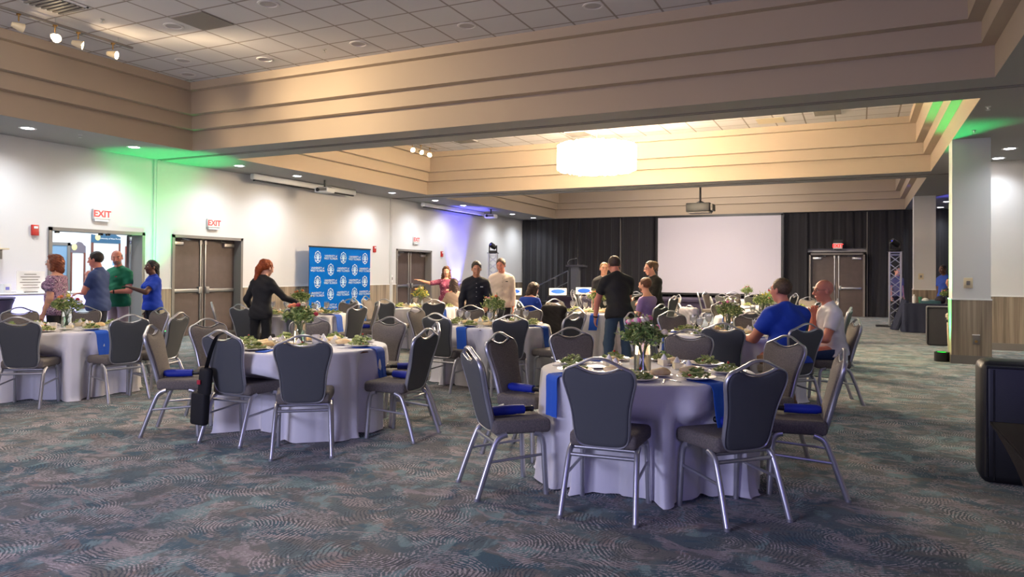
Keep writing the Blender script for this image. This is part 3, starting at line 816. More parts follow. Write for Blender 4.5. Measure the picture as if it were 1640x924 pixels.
BQ = {
 'T1': (3, ['pink', 'cream', 'pink', 'cream', 'pink', 'cream', 'pink', 'pink', 'cream', 'pink', 'cream', 'pink', 'cream', 'pink', 'pink', 'cream'], 'pink and white blossoms'),
 'T2': (5, ['red', 'red', 'orange', 'cream', 'mauve', 'cream', 'red', 'orange', 'red', 'mauve', 'red', 'cream', 'orange'], 'red, orange and cream blossoms'),
 'T3': (8, ['cream', 'pink', 'orange', 'cream', 'orange', 'yellow', 'red'], 'cream, pink and orange blossoms'),
 'Tr': (12, ['mauve', 'pink', 'pink', 'yellow', 'mauve', 'cream', 'yellow'], 'mauve, pink and yellow blossoms'),
 'Tc': (14, ['orange', 'pink', 'yellow', 'mauve', 'orange'], 'sparse orange and pink blossoms'),
 'Ta': (16, ['orange', 'red', 'orange', 'cream', 'orange'], 'orange and red blossoms'),
 'Tb': (18, ['yellow', 'orange', 'yellow', 'yellow', 'orange', 'cream'], 'yellow and orange blossoms'),
 'Te': (20, ['orange', 'red', 'orange', 'yellow', 'pink', 'orange'], 'orange and red blossoms'),
 'Tf': (22, ['yellow', 'cream', 'yellow', 'red', 'cream'], 'yellow-green and cream blossoms'),
 'Tg': (24, ['red', 'red', 'pink', 'orange', 'red'], 'red blossoms'),
 'Th': (26, ['red', 'cream', 'orange', 'red'], 'red and cream blossoms'),
 'Ti': (28, ['orange', 'red', 'yellow', 'orange', 'red'], 'orange and red blossoms'),
 'Tj': (30, ['red', 'pink', 'red', 'orange'], 'red and pink blossoms'),
 'Tk': (32, ['orange', 'yellow', 'orange', 'red'], 'orange and yellow blossoms'),
}
VOFF = {'T1': (.02, -.17), 'T2': (-.13, .08), 'T3': (-.12, .1), 'Tr': (-.05, .12), 'Tc': (0, .0)}
for k, (sd, bl, ds) in BQ.items():
    x, y, ph = TB[k]; dx, dy = VOFF.get(k, (0, 0))
    v = bouquet(sd, bl, spread=.155 if k == 'T1' else .16, tall=.18, greens=M['yellow'] if k == 'Tb' else None)
    v.location = (x + dx, y + dy, ZT)
    tag(v, ' '.join(('glass vase with %s on %s' % (ds, ph)).split()[:16]), 'vase of flowers', 'table centrepieces')
NAP = {'T1': (321, 232), 'T2': (8, 226), 'T3': (354,), 'Ta': (1, 225), 'Tb': (258, 335), 'Tc': (266, 356), 'Te': (239, 288), 'Tf': (230, 300), 'Tr': (200,), 'Tg': (260, 330), 'Th': (220, 300), 'Ti': (300,), 'Tj': (250,), 'Tk': (290,)}
PLA = {'T1': (320, 280, 226, 179, 132, 92, 52, 8), 'T2': (8, 60, 100, 150, 195, 226, 265, 310)}
rnd = random.Random(5)
for k, (x, y, ph) in TB.items():
    far = k in FARROW
    angs = PLA.get(k) or [NAP[k][0] + 45 * i for i in range(8)]
    P_ = [(x + .57 * math.cos(math.radians(a)), y + .57 * math.sin(math.radians(a))) for a in angs]
    phr = spread_phrases(x, y, P_)
    for i, a in enumerate(angs):
        if far and i % 2: continue
        ar = math.radians(a); px, py = P_[i]; pr = phr[i]
        drop = min(abs((a - n + 180) % 360 - 180) for n in NAP[k]) < 16
        if drop:
            n = min(NAP[k], key=lambda n: abs((a - n + 180) % 360 - 180)); nr = math.radians(n)
            inst('nd%d' % (i % 2), mk_nap(i % 2, .27), (x + .765 * math.cos(nr), y + .765 * math.sin(nr), ZT + .001), nr, 'blue napkin hanging over edge, %s %s' % (pr, ph), 'blue napkins', 'napkin')
        elif k in ('T1', 'T2', 'Tr', 'Tc', 'T3') and i % 2 == 0:
            inst('nf', mk_napflat, (x + .60 * math.cos(ar + .24), y + .60 * math.sin(ar + .24), ZT + .001), ar + .5, 'folded blue napkin lying flat, %s %s' % (pr, ph), 'blue napkins', 'napkin')
        zp = ZT + (.006 if drop else .0)
        inst('plate', mk_plate, (px, py, zp), ar, 'white plate of salad, %s %s' % (pr, ph), 'salad plates', 'plate')
        s = inst('sal%d' % (i % 3), mk_sal(i % 3), (px, py, zp + .005), ar * 3.1, 'green leafy salad on plate, %s %s' % (pr, ph), 'salads', 'salad'); s['kind'] = 'stuff'
        if not far:
            a2 = ar + .36; r2 = .36; qx, qy = x + r2 * math.cos(a2), y + r2 * math.sin(a2)
            inst('small', mk_small, (qx, qy, ZT), 0, 'small white side plate, %s %s' % (pr, ph), 'side plates', 'side plate')
            if i % 4 != 3:
                inst('roll', mk_roll, (qx, qy, ZT + .029), .45 + rnd.uniform(-.6, .6), 'golden bread roll, %s %s' % (pr, ph), 'bread rolls', 'bread roll')
            if True:
                a3 = ar - .20; r3 = .30 if i % 2 else .24; cx_, cy_ = x + r3 * math.cos(a3), y + r3 * math.sin(a3)
                if math.hypot(cx_ - x - VOFF.get(k, (0, 0))[0], cy_ - y - VOFF.get(k, (0, 0))[1]) > .14:
                    inst('cake', mk_cake, (cx_, cy_, ZT), rnd.uniform(0, 6), 'cream dessert slice, %s %s' % (pr, ph), 'dessert slices', 'dessert')
            if k in ('T1', 'T2', 'Tr', 'Tc', 'T3', 'Ta'):
                for sgn, nm, f_ in ((-1, 'knife', mk_knife), (1, 'fork', mk_fork)):
                    b_ = ar + sgn * .285
                    if drop or nm == 'knife' or i % 2:
                        inst(nm, f_, (x + .59 * math.cos(b_), y + .59 * math.sin(b_), ZT + .0005), ar + PI, '%s, %s %s' % ('steel table knife' if nm == 'knife' else 'steel fork', pr, ph), 'cutlery', nm)
            if k in ('Tc', 'Tr', 'Ta', 'Te', 'Tf') and i % 4 != 2:
                b_ = ar - .33; inst('glass', mk_glass, (x + .44 * math.cos(b_), y + .44 * math.sin(b_), ZT), 0, 'stemmed glass of iced water, %s %s' % (pr, ph), 'water goblets', 'glass')
for k, a, r_ in (('T2', 100, .2), ('T3', 300, .25)):
    x, y, ph = TB[k]; inst('mug', mk_pitcher, (x + r_ * math.cos(math.radians(a)), y + r_ * math.sin(math.radians(a)), ZT), 1., 'small white mug beside the flowers on ' + ph, None, 'mug')
# ================================================================ fixtures on walls and ceiling
def exit_sign(loc, rz, label, w=.34, h=.2, up=False):
    r = thing('exit_sign', label, 'exit sign', loc, rz)      # local -y faces the room
    MB().box(-w / 2, -.06, 0, w / 2, 0, h, c=.012).build('housing', M['white_plastic'], r)
    MB().box(-w / 2 + .012, -.063, .012, w / 2 - .012, -.06, h - .012).build('panel', M['exitbox'], r, smooth=False)
    text_mesh('letters', 'EXIT', h * .86, M['exitred'], r, (0, -.064, h * .5), (PI / 2, 0, 0), .001, bold=.006)
    MB().box(-w / 2 + .03, -.05, -.04, w / 2 - .03, 0, 0).build('battery_case', M['white_plastic'] if not up else M['black'], r, smooth=False)
    return r
exit_sign((XL, 9.20, 2.42), PI / 2, 'lit red EXIT sign above the open left wall doors')
exit_sign((XL, 11.89, 2.42), PI / 2, 'lit red EXIT sign above the closed second pair of doors')
exit_sign((XL, 20.2, 2.42), PI / 2, 'pale EXIT sign above the third pair of doors')
exit_sign((-.70, 28.2, 2.40), 0, 'lit red EXIT sign hanging over the back doors in the drapes', .3, .2, True)
MB().box(-.85, 28.2, 2.6, -.55, 28.24, 2.72).build('x', M['black'])
bpy.data.objects['x'].name = 'sign_bracket'; tag(bpy.data.objects['sign_bracket'], 'black bracket above the EXIT sign at the back doors', 'bracket')
def alarm(y, z, label):
    r = thing('fire_alarm', label, 'fire alarm', (XL, y, z), PI / 2)
    MB().box(-.06, -.05, 0, .06, 0, .19, c=.01).build('body', M['redplastic'], r)
    MB().box(-.035, -.062, .12, .035, -.05, .16, c=.005).build('strobe_lens', M['white_plastic'], r)
alarm(7.96, 2.05, 'red fire alarm strobe on the left wall beside the open doors')
alarm(17.95, 2.04, 'red fire alarm strobe right of the blue logo backdrop')
alarm(21.86, 2.0, 'red fire alarm strobe right of the third pair of doors')
def plate(loc, rz, label, name='light_switch', s=(.08, .12), cat='switch', mt='white_plastic'):
    r = thing(name, label, cat, loc, rz)
    MB().box(-s[0] / 2, -.012, 0, s[0] / 2, 0, s[1], c=.004).build('plate', M[mt], r)
    MB().box(-s[0] * .2, -.022, s[1] * .3, s[0] * .2, -.012, s[1] * .7).build('toggle', M['frame_grey'], r, smooth=False)
plate((XL + .05, 18.83, 1.14), PI / 2, 'small grey switch on the wall post by the third doors', s=(.07, .22))
plate((1.63, 14.2, 1.26), 0, 'beige thermostat on the face of the near column', 'thermostat', (.13, .17), 'thermostat', 'cream_metal')
plate((1.58, 23.8, 1.36), 0, 'beige thermostat on the face of the far column', 'thermostat', (.13, .17), 'thermostat', 'cream_metal')
r = thing('floor_outlet', 'outlet box with brass cover low on the near column', 'outlet', (1.74, 14.188, .33))
MB().box(-.05, -.015, 0, .05, 0, .16, c=.004).build('plate', M['frame_grey'], r); MB().box(-.055, -.018, .15, .055, 0, .165).build('label_strip', M['white_plastic'], r)
MB().lathe([(0, 0), (.022, 0), (.022, .008), (0, .01)], 14, c=(.0, 0, 0), R=Matrix.Rotation(PI / 2, 3, 'X')).build('brass_cover', M['brass'], r).location = (0, -.015, .05)
r = thing('wall_sconce', 'small beige fixture on the left wall at the frame edge', 'wall fixture', (XL, 7.35, 1.62), PI / 2)
MB().box(-.02, -.05, 0, .06, 0, .16).build('bracket', M['frame_grey'], r, smooth=False); MB().box(-.28, -.22, .16, .08, 0, .185, c=.005).build('shelf_plate', M['cream_metal'], r)
def sprinkler(x, y, z, label):
    r = thing('sprinkler', label, 'sprinkler', (x, y, z)); r['group'] = 'ceiling sprinklers'
    MB().lathe([(.035, 0), (.03, -.008), (.012, -.012), (.010, -.035), (.0, -.035)], 12).build('body', M['chrome'], r)
    MB().lathe([(0, -.05), (.026, -.05), (.026, -.047), (0, -.046)], 12).build('deflector', M['chrome'], r)
sprinkler(-12.0, 7.98, ZS, 'sprinkler head on the left soffit between the first two lights')
sprinkler(1.56, 11.6, ZS, 'sprinkler head on the soffit right of the green strips')
sprinkler(1.62, 13.4, ZS, 'sprinkler head on the soffit above the near column')
sprinkler(-9.48, 6.59, ZC, 'sprinkler head in the near tiled ceiling by the track lights')
sprinkler(-7.55, 8.93, ZC, 'sprinkler head in the near tiled ceiling by the beam')
disc = None
for i, (x, y, w) in enumerate([(-8.79, 7.19, 'nearest the dark tile'), (-10.09, 8.45, 'left, nearest the tray corner'), (-10.72, 9.08, 'tucked in the tray corner'), (-6.93, 7.1, 'at the top edge of the photo'), (-8.79, 8.95, 'beside the beam, left'), (-6.88, 8.92, 'beside the beam, second'), (-4.98, 8.89, 'beside the beam, third'), (-3.12, 8.9, 'beside the beam, fourth')]):
    if disc is None:
        disc = thing('ceiling_speaker', '', 'ceiling speaker')
        MB().lathe([(0, -.002), (.105, -.002)], 28, cap=False).build('grille', mat('speaker_grille', (176, 168, 164), .7), disc)
        MB().lathe([(.105, -.001), (.108, -.012), (.135, -.010), (.14, 0)], 28, cap=False).build('ring', M['tile_white'], disc); d = disc
    else: d = copy_tree(disc)
    d.location = (x, y, ZC); d['label'] = 'round flush speaker in the near tiled ceiling, ' + w; d['group'] = 'ceiling speakers'
tag(B(-8.52, 6.93, ZC - .012, -7.94, 7.48, ZC - .001).build('ceiling_access_tile', mat('dark_tile', (140, 130, 122), .8), smooth=False), 'dark access tile set in the near tiled ceiling', 'ceiling tile')
tag(B(-2.1, 16.9, ZC - .012, -1.52, 17.45, ZC - .001).build('ceiling_access_tile', M['cream_metal'], smooth=False), 'tan return tile in the second tiled ceiling', 'ceiling tile')
def vent(x, y, label, s=.29):
    r = thing('ceiling_vent', label, 'ceiling vent', (x, y, ZC)); mb = MB()
    for a, b, c, d in ((-s, -s, s, -s + .03), (-s, s - .03, s, s), (-s, -s, -s + .03, s), (s - .03, -s, s, s)): mb.box(a, b, -.015, c, d, -.001)
    mb.build('frame', M['tile_white'], r, smooth=False); mb = MB()
    for k in range(7): q = -s + .07 + k * .075; mb.box(-s + .03, q, -.03, s - .03, q + .035, -.012, Matrix.Rotation(0, 3, 'X'))
    mb.build('louvres', M['frame_grey'], r, smooth=False)
vent(-9.49, 5.92, 'louvred air vent in the near tiled ceiling by the track lights')
vent(-9.36, 16.6, 'louvred air vent in the second tiled ceiling, left end')
vent(-6.3, 16.9, 'louvred air vent in the second tiled ceiling behind the chandelier rod')
vent(-.62, 16.7, 'louvred air vent in the second tiled ceiling, right end')

# track lights
def track(x, y0, y1, heads, label, tz=ZC):
    r = thing('track_rail', label, 'light track', (x, (y0 + y1) / 2, tz - .09))
    l = (y1 - y0) / 2; MB().box(-.018, -l, -.015, .018, l, .015).build('rail', M['frame_grey'], r, smooth=False)
    for q in (-l * .8, 0, l * .8): MB().cyl((0, q, .015), (0, q, .09), .006, n=6).build('hanger', M['chrome'], r)
    for i, (y, lab, aim, W) in enumerate(heads):
        h = thing('track_lamp', lab, 'track lamp', (x, y, tz - .105)); h['group'] = 'lit track lamps'
        d = (Vector(aim) - Vector((x, y, tz - .3))).normalized(); q = d.to_track_quat('Z', 'Y').to_matrix()
        MB().cyl((0, 0, -.10), (0, 0, 0), .008).box(-.02, -.02, -.02, .02, .02, .0).build('stem', M['brass'], h)
        MB().lathe([(.0, -.08), (.03, -.08), (.045, -.03), (.062, .06), (.058, .06), (.04, -.02), (0, -.03)], 18, R=q, cap=False).build('shade', M['cream_metal'], h).location = (0, 0, -.17)
        MB().lathe([(0, .048), (.056, .048)], 18, R=q, cap=False).build('bulb', M['warmlamp'], h).location = (0, 0, -.17)
        if W: spot(Vector((x, y, tz - .275)) + d * .08, aim, W, WARM, 62, .9, .05)
track(-10.0, 5.1, 7.45, [(5.79, 'leftmost lit track lamp at the top left corner', (-9.0, 9.9, 3.9), 420), (6.27, 'second lit track lamp from the top left corner', (-1.9, 5.3, .7), 520),
   (6.60, 'third lit track lamp from the top left corner', (-7.2, 9.9, 3.7), 460), (7.13, 'rightmost of the four near lit track lamps', (-5.0, 9.9, 3.5), 360)], 'grey track rail holding four lamps under the near tiled ceiling')
track(-10.5, 15.6, 17.1, [(15.9, 'leftmost small track lamp under the second tiled ceiling', (-4, 10, 0), 120), (16.3, 'middle track lamp under the second tiled ceiling', (-2, 12, 0), 160), (16.75, 'rightmost track lamp under the second tiled ceiling', (-8, 9, 0), 200)], 'track rail with three lamps under the second tiled ceiling')

# chandelier
r = thing('chandelier', 'large round glowing crystal drum chandelier under the second tiled ceiling', 'chandelier', (-5.04, 14.66, 3.62))
MB().cyl((0, 0, .58), (0, 0, ZC - 3.62), .012).lathe([(0, ZC - 3.66), (.09, ZC - 3.66), (.09, ZC - 3.62)], 16).build('rod', M['chrome'], r)
mb = MB(); rs = random.Random(3)
for z, rr in ((.50, .84), (.1, .84), (.56, .6)): mb.tube([(rr * .95 * math.cos(a), rr * .95 * math.sin(a), z) for a in np.linspace(0, 2 * PI, 48, endpoint=False)], .008, 6, True)
for k in range(4): a = k * PI / 4; mb.cyl((-.84 * math.cos(a), -.84 * math.sin(a), .5), (.84 * math.cos(a), .84 * math.sin(a), .5), .006, n=6)
mb.build('ring_frame', M['chrome'], r)
mb = MB()
for rr, n, z0, z1 in ((.82, 150, .05, .53), (.77, 130, .02, .55), (.56, 90, 0.0, .57)):
    for i in range(n):
        a = 2 * PI * i / n + rr; q = rs.uniform(-.02, .02); mb.cyl((rr * math.cos(a), rr * math.sin(a), z0 + q), (rr * math.cos(a), rr * math.sin(a), z1 + q), .0135, n=5)
mb.build('crystal_fringe', M['chand'], r)['kind'] = 'stuff'

# projectors
def small_projector(x, y, label):
    r = thing('projector', label, 'projector', (x, y, 3.50), .1)
    MB().box(-.2, -.16, -.07, .2, .16, .06, c=.03).build('body', M['white_plastic'], r)
    MB().lathe([(.0, 0), (.045, 0), (.05, .03), (0, .03)], 16, R=Matrix.Rotation(PI / 2, 3, 'X')).build('lens', M['black'], r).location = (-.09, -.16, 0)
    MB().box(-.1, -.163, -.03, .16, -.158, .04).build('front_grille', M['frame_grey'], r, smooth=False)
    MB().cyl((0, 0, .05), (0, 0, .25), .025).box(-.13, -.1, .05, .13, .1, .075).build('mount', M['black'], r)
small_projector(-12.15, 14.45, 'small white ceiling projector over the left wall, nearer one')
small_projector(-12.0, 23.3, 'small white ceiling projector by the blue light on the left wall')
r = thing('projector', 'black projector hanging on a pole before the big screen', 'projector', (-3.95, 20.2, 3.27))
MB().box(-.34, -.25, -.11, .30, .25, .13, c=.02).build('body', M['black'], r); MB().box(.30, -.2, -.08, .37, .22, .10, c=.01).build('side_panel', M['frame_grey'], r)
MB().box(-.3, -.22, -.14, .28, .22, -.11).build('underside_plate', M['frame_grey'], r, smooth=False)
MB().cyl((0, 0, .13), (0, 0, 1.62), .028).lathe([(0, .13), (.16, .13), (.03, .2)], 4).build('pole', M['black'], r)
# roll-up screens over the left wall
for (y0, y1, lab) in ((12.72, 16.55, 'long white roll-up screen case above the left wall, nearer one'), (20.1, 24.3, 'long roll-up screen case above the left wall in blue light')):
    r = thing('screen_case', lab, 'screen case', (-12.86, (y0 + y1) / 2, 3.615)); l = (y1 - y0) / 2
    MB().box(-.07, -l, -.01, .07, l, .13, c=.03).build('case', M['white'], r); MB().box(-.03, -l + .06, -.045, .03, l - .06, -.008).build('batten', M['black'], r, smooth=False)

# ================================================================ left wall: logo backdrop
bx, by0, by1 = -12.72, 14.57, 17.13; w = by1 - by0; H_ = 2.1
r = thing('step_and_repeat_backdrop', 'blue University of West Florida logo backdrop on a stand by the left wall', 'backdrop', (bx, (by0 + by1) / 2, 0), PI / 2)
bw = w / 2
bluev = mat('backdrop_blue', (0, 92, 178), .9, spec=.1)
MB().box(-bw, 0, .06, bw, .012, H_).build('banner', bluev, r, smooth=False)
mb = MB().box(-bw - .01, -.012, H_ - .02, bw + .01, .03, H_ + .015)
for s in (-1, 1): mb.cyl((s * (bw - .03), .03, 0), (s * (bw - .03), .03, H_), .015); mb.box(s * (bw - .03) - .03, -.25, 0, s * (bw - .03) + .03, .25, .02)
mb.build('stand', M['black'], r)
sealw = mat('seal_white', (214, 224, 236), .6)
def seal(x, z):
    """round crest: scalloped rim, ring and shell ribs"""
    mb = MB(); n = 32
    po = [(x + (.125 + .008 * math.cos(8 * a)) * math.cos(a), z + (.155 + .008 * math.cos(8 * a)) * math.sin(a)) for a in np.linspace(0, 2 * PI, n, endpoint=False)]
    mi = [(x + .106 * math.cos(a), z + .133 * math.sin(a)) for a in np.linspace(0, 2 * PI, n, endpoint=False)]
    for (A, B_) in ((po, mi),):
        vs = [(p[0], -.003, p[1]) for p in A] + [(p[0], -.003, p[1]) for p in B_]
        mb.add(vs, [(j, (j + 1) % n, n + (j + 1) % n, n + j) for j in range(n)])
    for k in range(7):
        a = math.radians(90 + (k - 3) * 24); c, s_ = math.cos(a), math.sin(a); q = .010
        mb.add([(x - s_ * .006, -.003, z - .06 + c * .006), (x + .095 * c - s_ * q, -.003, z - .06 + .16 * s_ + c * q), (x + .095 * c + s_ * q, -.003, z - .06 + .16 * s_ - c * q), (x + s_ * .006, -.003, z - .06 - c * .006)], [(0, 1, 2, 3)])
    mb.add([(x - .06, -.003, z - .1), (x + .06, -.003, z - .1), (x + .045, -.003, z - .07), (x - .045, -.003, z - .07)], [(0, 1, 2, 3)])
    return mb
cols = [-.97, -.45, .07, .57, 1.03]
for rrow in range(7):
    z = H_ - .27 - rrow * .325
    if z < .2: continue
    for ci, x in enumerate(cols):
        if (rrow + ci) % 2 == 0: seal(x, z).build('logo_seal', sealw, r, smooth=False)
        else:
            t_ = text_mesh('logo_text', 'UNIVERSITY of\nWEST FLORIDA', .078, M['paper'], r, (x, -.003, z), (PI / 2, 0, 0), .0005)

# LED uplights
def uplight(x, y, label, col, W, size=60, aim=None, h=.16):
    r = thing('uplight', label, 'uplight', (x, y, 0))
    MB().lathe([(0, 0), (.11, 0), (.115, .01), (.115, h), (.10, h + .004), (.10, h - .01), (0, h - .01)], 24).build('can', M['black'], r)
    MB().lathe([(0, h - .008), (.098, h - .008)], 24, cap=False).build('lens', mat('led_lens', tuple(int(40 + 215 * c) for c in col), .3, emit=tuple(int(255 * c) for c in col), estr=4), r)
    spot((x, y, h + .03), aim or (x, y, 3.7), W, col, size, .8, .05)
GREEN = (.0, 1., .22); BLUE = (.12, .12, 1.)
r = thing('led_wash_box', 'black uplight box on the carpet between the first two doors', 'uplight', (-12.6, 10.35, 0))
MB().box(-.12, -.14, 0, .12, .14, .22, c=.015).build('case', M['black'], r); MB().box(-.09, -.11, .221, .09, .11, .224).build('lens', mat('green_led_lens', (60, 255, 120), .3, emit=(40, 255, 110), estr=5), r)
spot((-12.6, 10.33, .26), (-12.75, 10.4, 3.7), 850, GREEN, 50, .7, .05)
uplight(1.27, 14.42, 'black round uplight can beside the near column base', GREEN, 900, 54, (1.22, 14.1, 3.7))
uplight(-12.9, 22.9, 'uplight can washing the left wall blue near the third doors', BLUE, 2600, 48, (-13.1, 22.9, 3.7))
uplight(1.75, 24.8, 'uplight can behind the far column', BLUE, 700, 70, (1.9, 22.5, 3.7))

# lit highboy table at far left
glow = mat('lit_stretch_fabric', (206, 206, 255), .6, emit=(190, 190, 255), estr=1.6)
r = thing('high_table', 'tall white-topped table with glowing white stretch cover at far left', 'high table', (-12.55, 7.45, 0), PI / 2)
MB().box(-1.25, -.32, 1.02, 1.05, .32, 1.06, c=.012).build('table_top', M['white'], r)
mb = MB(); n = 20; vs = []; fs = []
for i in range(n + 1):
    z = 1.018 * (1 - i / n); q = math.sin(PI * min(1, i / n * 1.0)) * .34
    for (x, y) in ((-1.22, -.3), (1.02, -.3), (1.02, .3), (-1.22, .3)):
        sx_ = 1 if x > 0 else -1; vs.append((x - sx_ * q, y * (1 - .3 * math.sin(PI * i / n)), z))
for i in range(n):
    for j in range(4): k = (j + 1) % 4; fs.append((i * 4 + j, (i + 1) * 4 + j, (i + 1) * 4 + k, i * 4 + k))
MB().add(vs, fs).build('stretch_cover', glow, r)
r = thing('cocktail_table', 'grey-violet cloth covered round table at the left frame edge', 'table', (-12.0, 6.55, 0))
MB().lathe([(0, 0), (.38, 0), (.33, .35), (.28, .62), (.33, .9), (.36, .98), (0, .99)], 28).build('cover', mat('grey_violet_spandex', (92, 86, 120), .6), r); MB().lathe([(0, .99), (.36, .99), (.37, 1.005), (.36, 1.02), (0, 1.02)], 28).build('table_top', mat('violet_top', (104, 98, 130), .6), r)
r = thing('paper_sign', 'framed white notice standing on the glowing high table', 'sign', (-12.6, 7.55, 1.06), PI / 2)
MB().box(-.22, -.0, 0, .24, .012, .36).build('sheet', M['paper'], r, smooth=False)
mb = MB()
for k, ww in enumerate((.1, .16, .13, .17, .12, .15)): mb.box(-ww, -.002, .30 - k * .045, ww, 0, .312 - k * .045)
mb.build('printed_lines', M['frame_grey'], r, smooth=False)
MB().box(-.1, -.05, 0, .1, .05, .012).build('foot', M['black'], r, smooth=False)
r = thing('small_box', 'small pale box beside the notice on the high table', 'box', (-12.6, 7.16, 1.06), PI / 2)
MB().box(-.06, -.05, 0, .06, .05, .15, c=.006).build('carton', M['white_plastic'], r); MB().box(-.03, -.052, .05, .03, -.05, .1).build('label_patch', mat('label_violet', (120, 120, 200), .5), r, smooth=False)

# ================================================================ back of the room: drapes, screen, stage
def drape(x0, x1, z0, z1, label, seed, y=28.52, flare=0.):
    rnd = random.Random(seed); n = int((x1 - x0) / .035); ph = [rnd.uniform(0, 6.28) for _ in range(4)]
    def off(x, z):
        d = .035 * math.sin(x * 21 + ph[0] + .8 * math.sin(x * 3.1 + ph[1])) + .018 * math.sin(x * 47 + ph[2]) + .02 * math.sin(x * 8 + ph[3])
        return d * (1 - .25 * (z - z0) / (z1 - z0))
    vs = []; fs = []; zs = [z1, z1 - .1, z1 * .75 + z0 * .25, (z0 + z1) / 2, z0 * .75 + z1 * .25, z0 + .25, z0]
    for th in (0, .01):
        for z in zs:
            for i in range(n + 1):
                x = x0 + (x1 - x0) * i / n; xx = x + flare * (1 - (z - z0) / (z1 - z0)) ** 3 * ((i / n) if flare > 0 else (1 - i / n))
                vs.append((xx, y + off(x, z) + th, z))
    N_ = n + 1; m = len(zs) * N_
    for i in range(len(zs) - 1):
        for j in range(n): a = i * N_ + j; fs.append((a, a + N_, a + N_ + 1, a + 1)); fs.append((m + a, m + a + 1, m + a + N_ + 1, m + a + N_))
    return tag(MB().add(vs, fs).build('stage_drape', M['drape'], ang=180), label, 'drape', 'black drapes along the back wall')
drape(-13.15, -10.6, .01, 3.74, 'black drape panel at the far left of the back wall', 1)
drape(-10.58, -8.75, .01, 3.74, 'black drape panel behind the lectern', 2)
drape(-8.73, -7.20, .01, 3.74, 'black drape panel just left of the projection screen', 3)
drape(-7.18, -2.52, .01, .72, 'black drape strip below the projection screen', 4, y=28.6)
drape(-2.52, -1.72, .01, 3.74, 'black drape panel between the screen and the back doors', 5)
drape(-1.72, .22, 2.42, 3.74, 'black drape valance above the back doors', 6)
drape(.22, 1.75, .01, 3.74, 'black drape panel right of the back doors', 7, flare=-.12)
drape(1.78, 4.4, .01, 3.74, 'black drape panel at the far right behind the far column', 8)
mb = MB()
for x in (-8.74, .21): mb.cyl((x, 28.40, 0), (x, 28.40, 3.7), .018)
for i, x in enumerate((-8.74, .235)):
    o = MB().cyl((x, 28.42, 0), (x, 28.42, 3.7), .016).box(x - .2, 28.3, 0, x + .2, 28.5, .012).build('drape_pole', M['frame_grey'])
    tag(o, 'thin upright drape pole %s' % ('left of the projection screen' if i == 0 else 'right of the back doors'), 'pole')
r = thing('projection_screen', 'large blank white projection screen in front of the black drapes', 'projection screen', (-4.87, 28.2, .70))
MB().box(-2.28, 0, .04, 2.28, .01, 2.96).build('surface', M['screen'], r, smooth=False)
mb = MB().box(-2.36, -.01, 2.95, 2.36, .04, 3.04).box(-2.36, -.01, -.03, 2.36, .04, .045).box(-2.36, -.01, 0, -2.275, .04, 3.0).box(2.275, -.01, 0, 2.36, .04, 3.0); mb.build('border', M['black'], r, smooth=False)
mb = MB()
for s in (-1, 1): mb.box(s * 2.2 - .03, .02, -.7, s * 2.2 + .03, .06, 0); mb.box(s * 2.2 - .03, -.4, -.7, s * 2.2 + .03, .4, -.67)
mb.build('stand_leg', M['black'], r, smooth=False)
r = thing('stage', 'low black-skirted stage platform below the projection screen', 'stage', (-6.4, 26.3, 0))
MB().box(-3.9, -1.25, .52, 3.9, 1.25, .60).build('deck', mat('stage_carpet', (44, 34, 52), .9), r, smooth=False)
MB().box(-3.88, -1.23, 0, 3.88, 1.23, .52).build('skirt', mat('stage_skirt', (38, 26, 46), .9), r, smooth=False)
r = thing('lectern', 'black T-shaped lectern with gooseneck microphone on the stage', 'lectern', (-9.75, 26.0, .60))
MB().box(-.16, -.1, .03, .16, .1, 1.12).build('column', mat('lectern_grey', (84, 86, 92), .5), r, smooth=False)
MB().box(-.32, -.22, 0, .32, .22, .03).build('base', M['black'], r, smooth=False)
MB().box(-.36, -.2, 1.10, .36, .24, 1.17, Matrix.Rotation(-.06, 3, 'X')).build('top', mat('lectern_top', (62, 62, 68), .5), r, smooth=False)
MB().tube(catmull([(-.32, .05, 1.17), (-.33, .03, 1.28), (-.22, 0, 1.38), (0, -.02, 1.42)], 5), .010, 6).ell((.02, -.02, 1.43), (.04, .02, .02)).build('microphone', M['chrome'], r)
r = thing('stair_handrail', 'grey stage stair handrail against the black drape', 'handrail', (0, 0, 0))
mb = MB(); A_, B_ = Vector((-11.1, 25.2, .90)), Vector((-9.75, 25.2, 1.55)); mb.cyl(A_, B_, .022); D_ = Vector((0, 0, -.42)); mb.cyl(A_ + D_ + Vector((.6, 0, .29)), B_ + D_, .016)
for q in (.08, .62, 1): p = A_.lerp(B_, q); mb.cyl((p.x, p.y, 0), p, .016)
mb.build('rails', mat('rail_grey', (96, 98, 104), .4, .6), r)
mb = MB()
for k in range(3): mb.box(-11.2 + k * .3, 25.25, 0, -10.3, 26.0, .2 * (k + 1) - .002 * k)
mb.build('steps', M['black'], r, smooth=False)

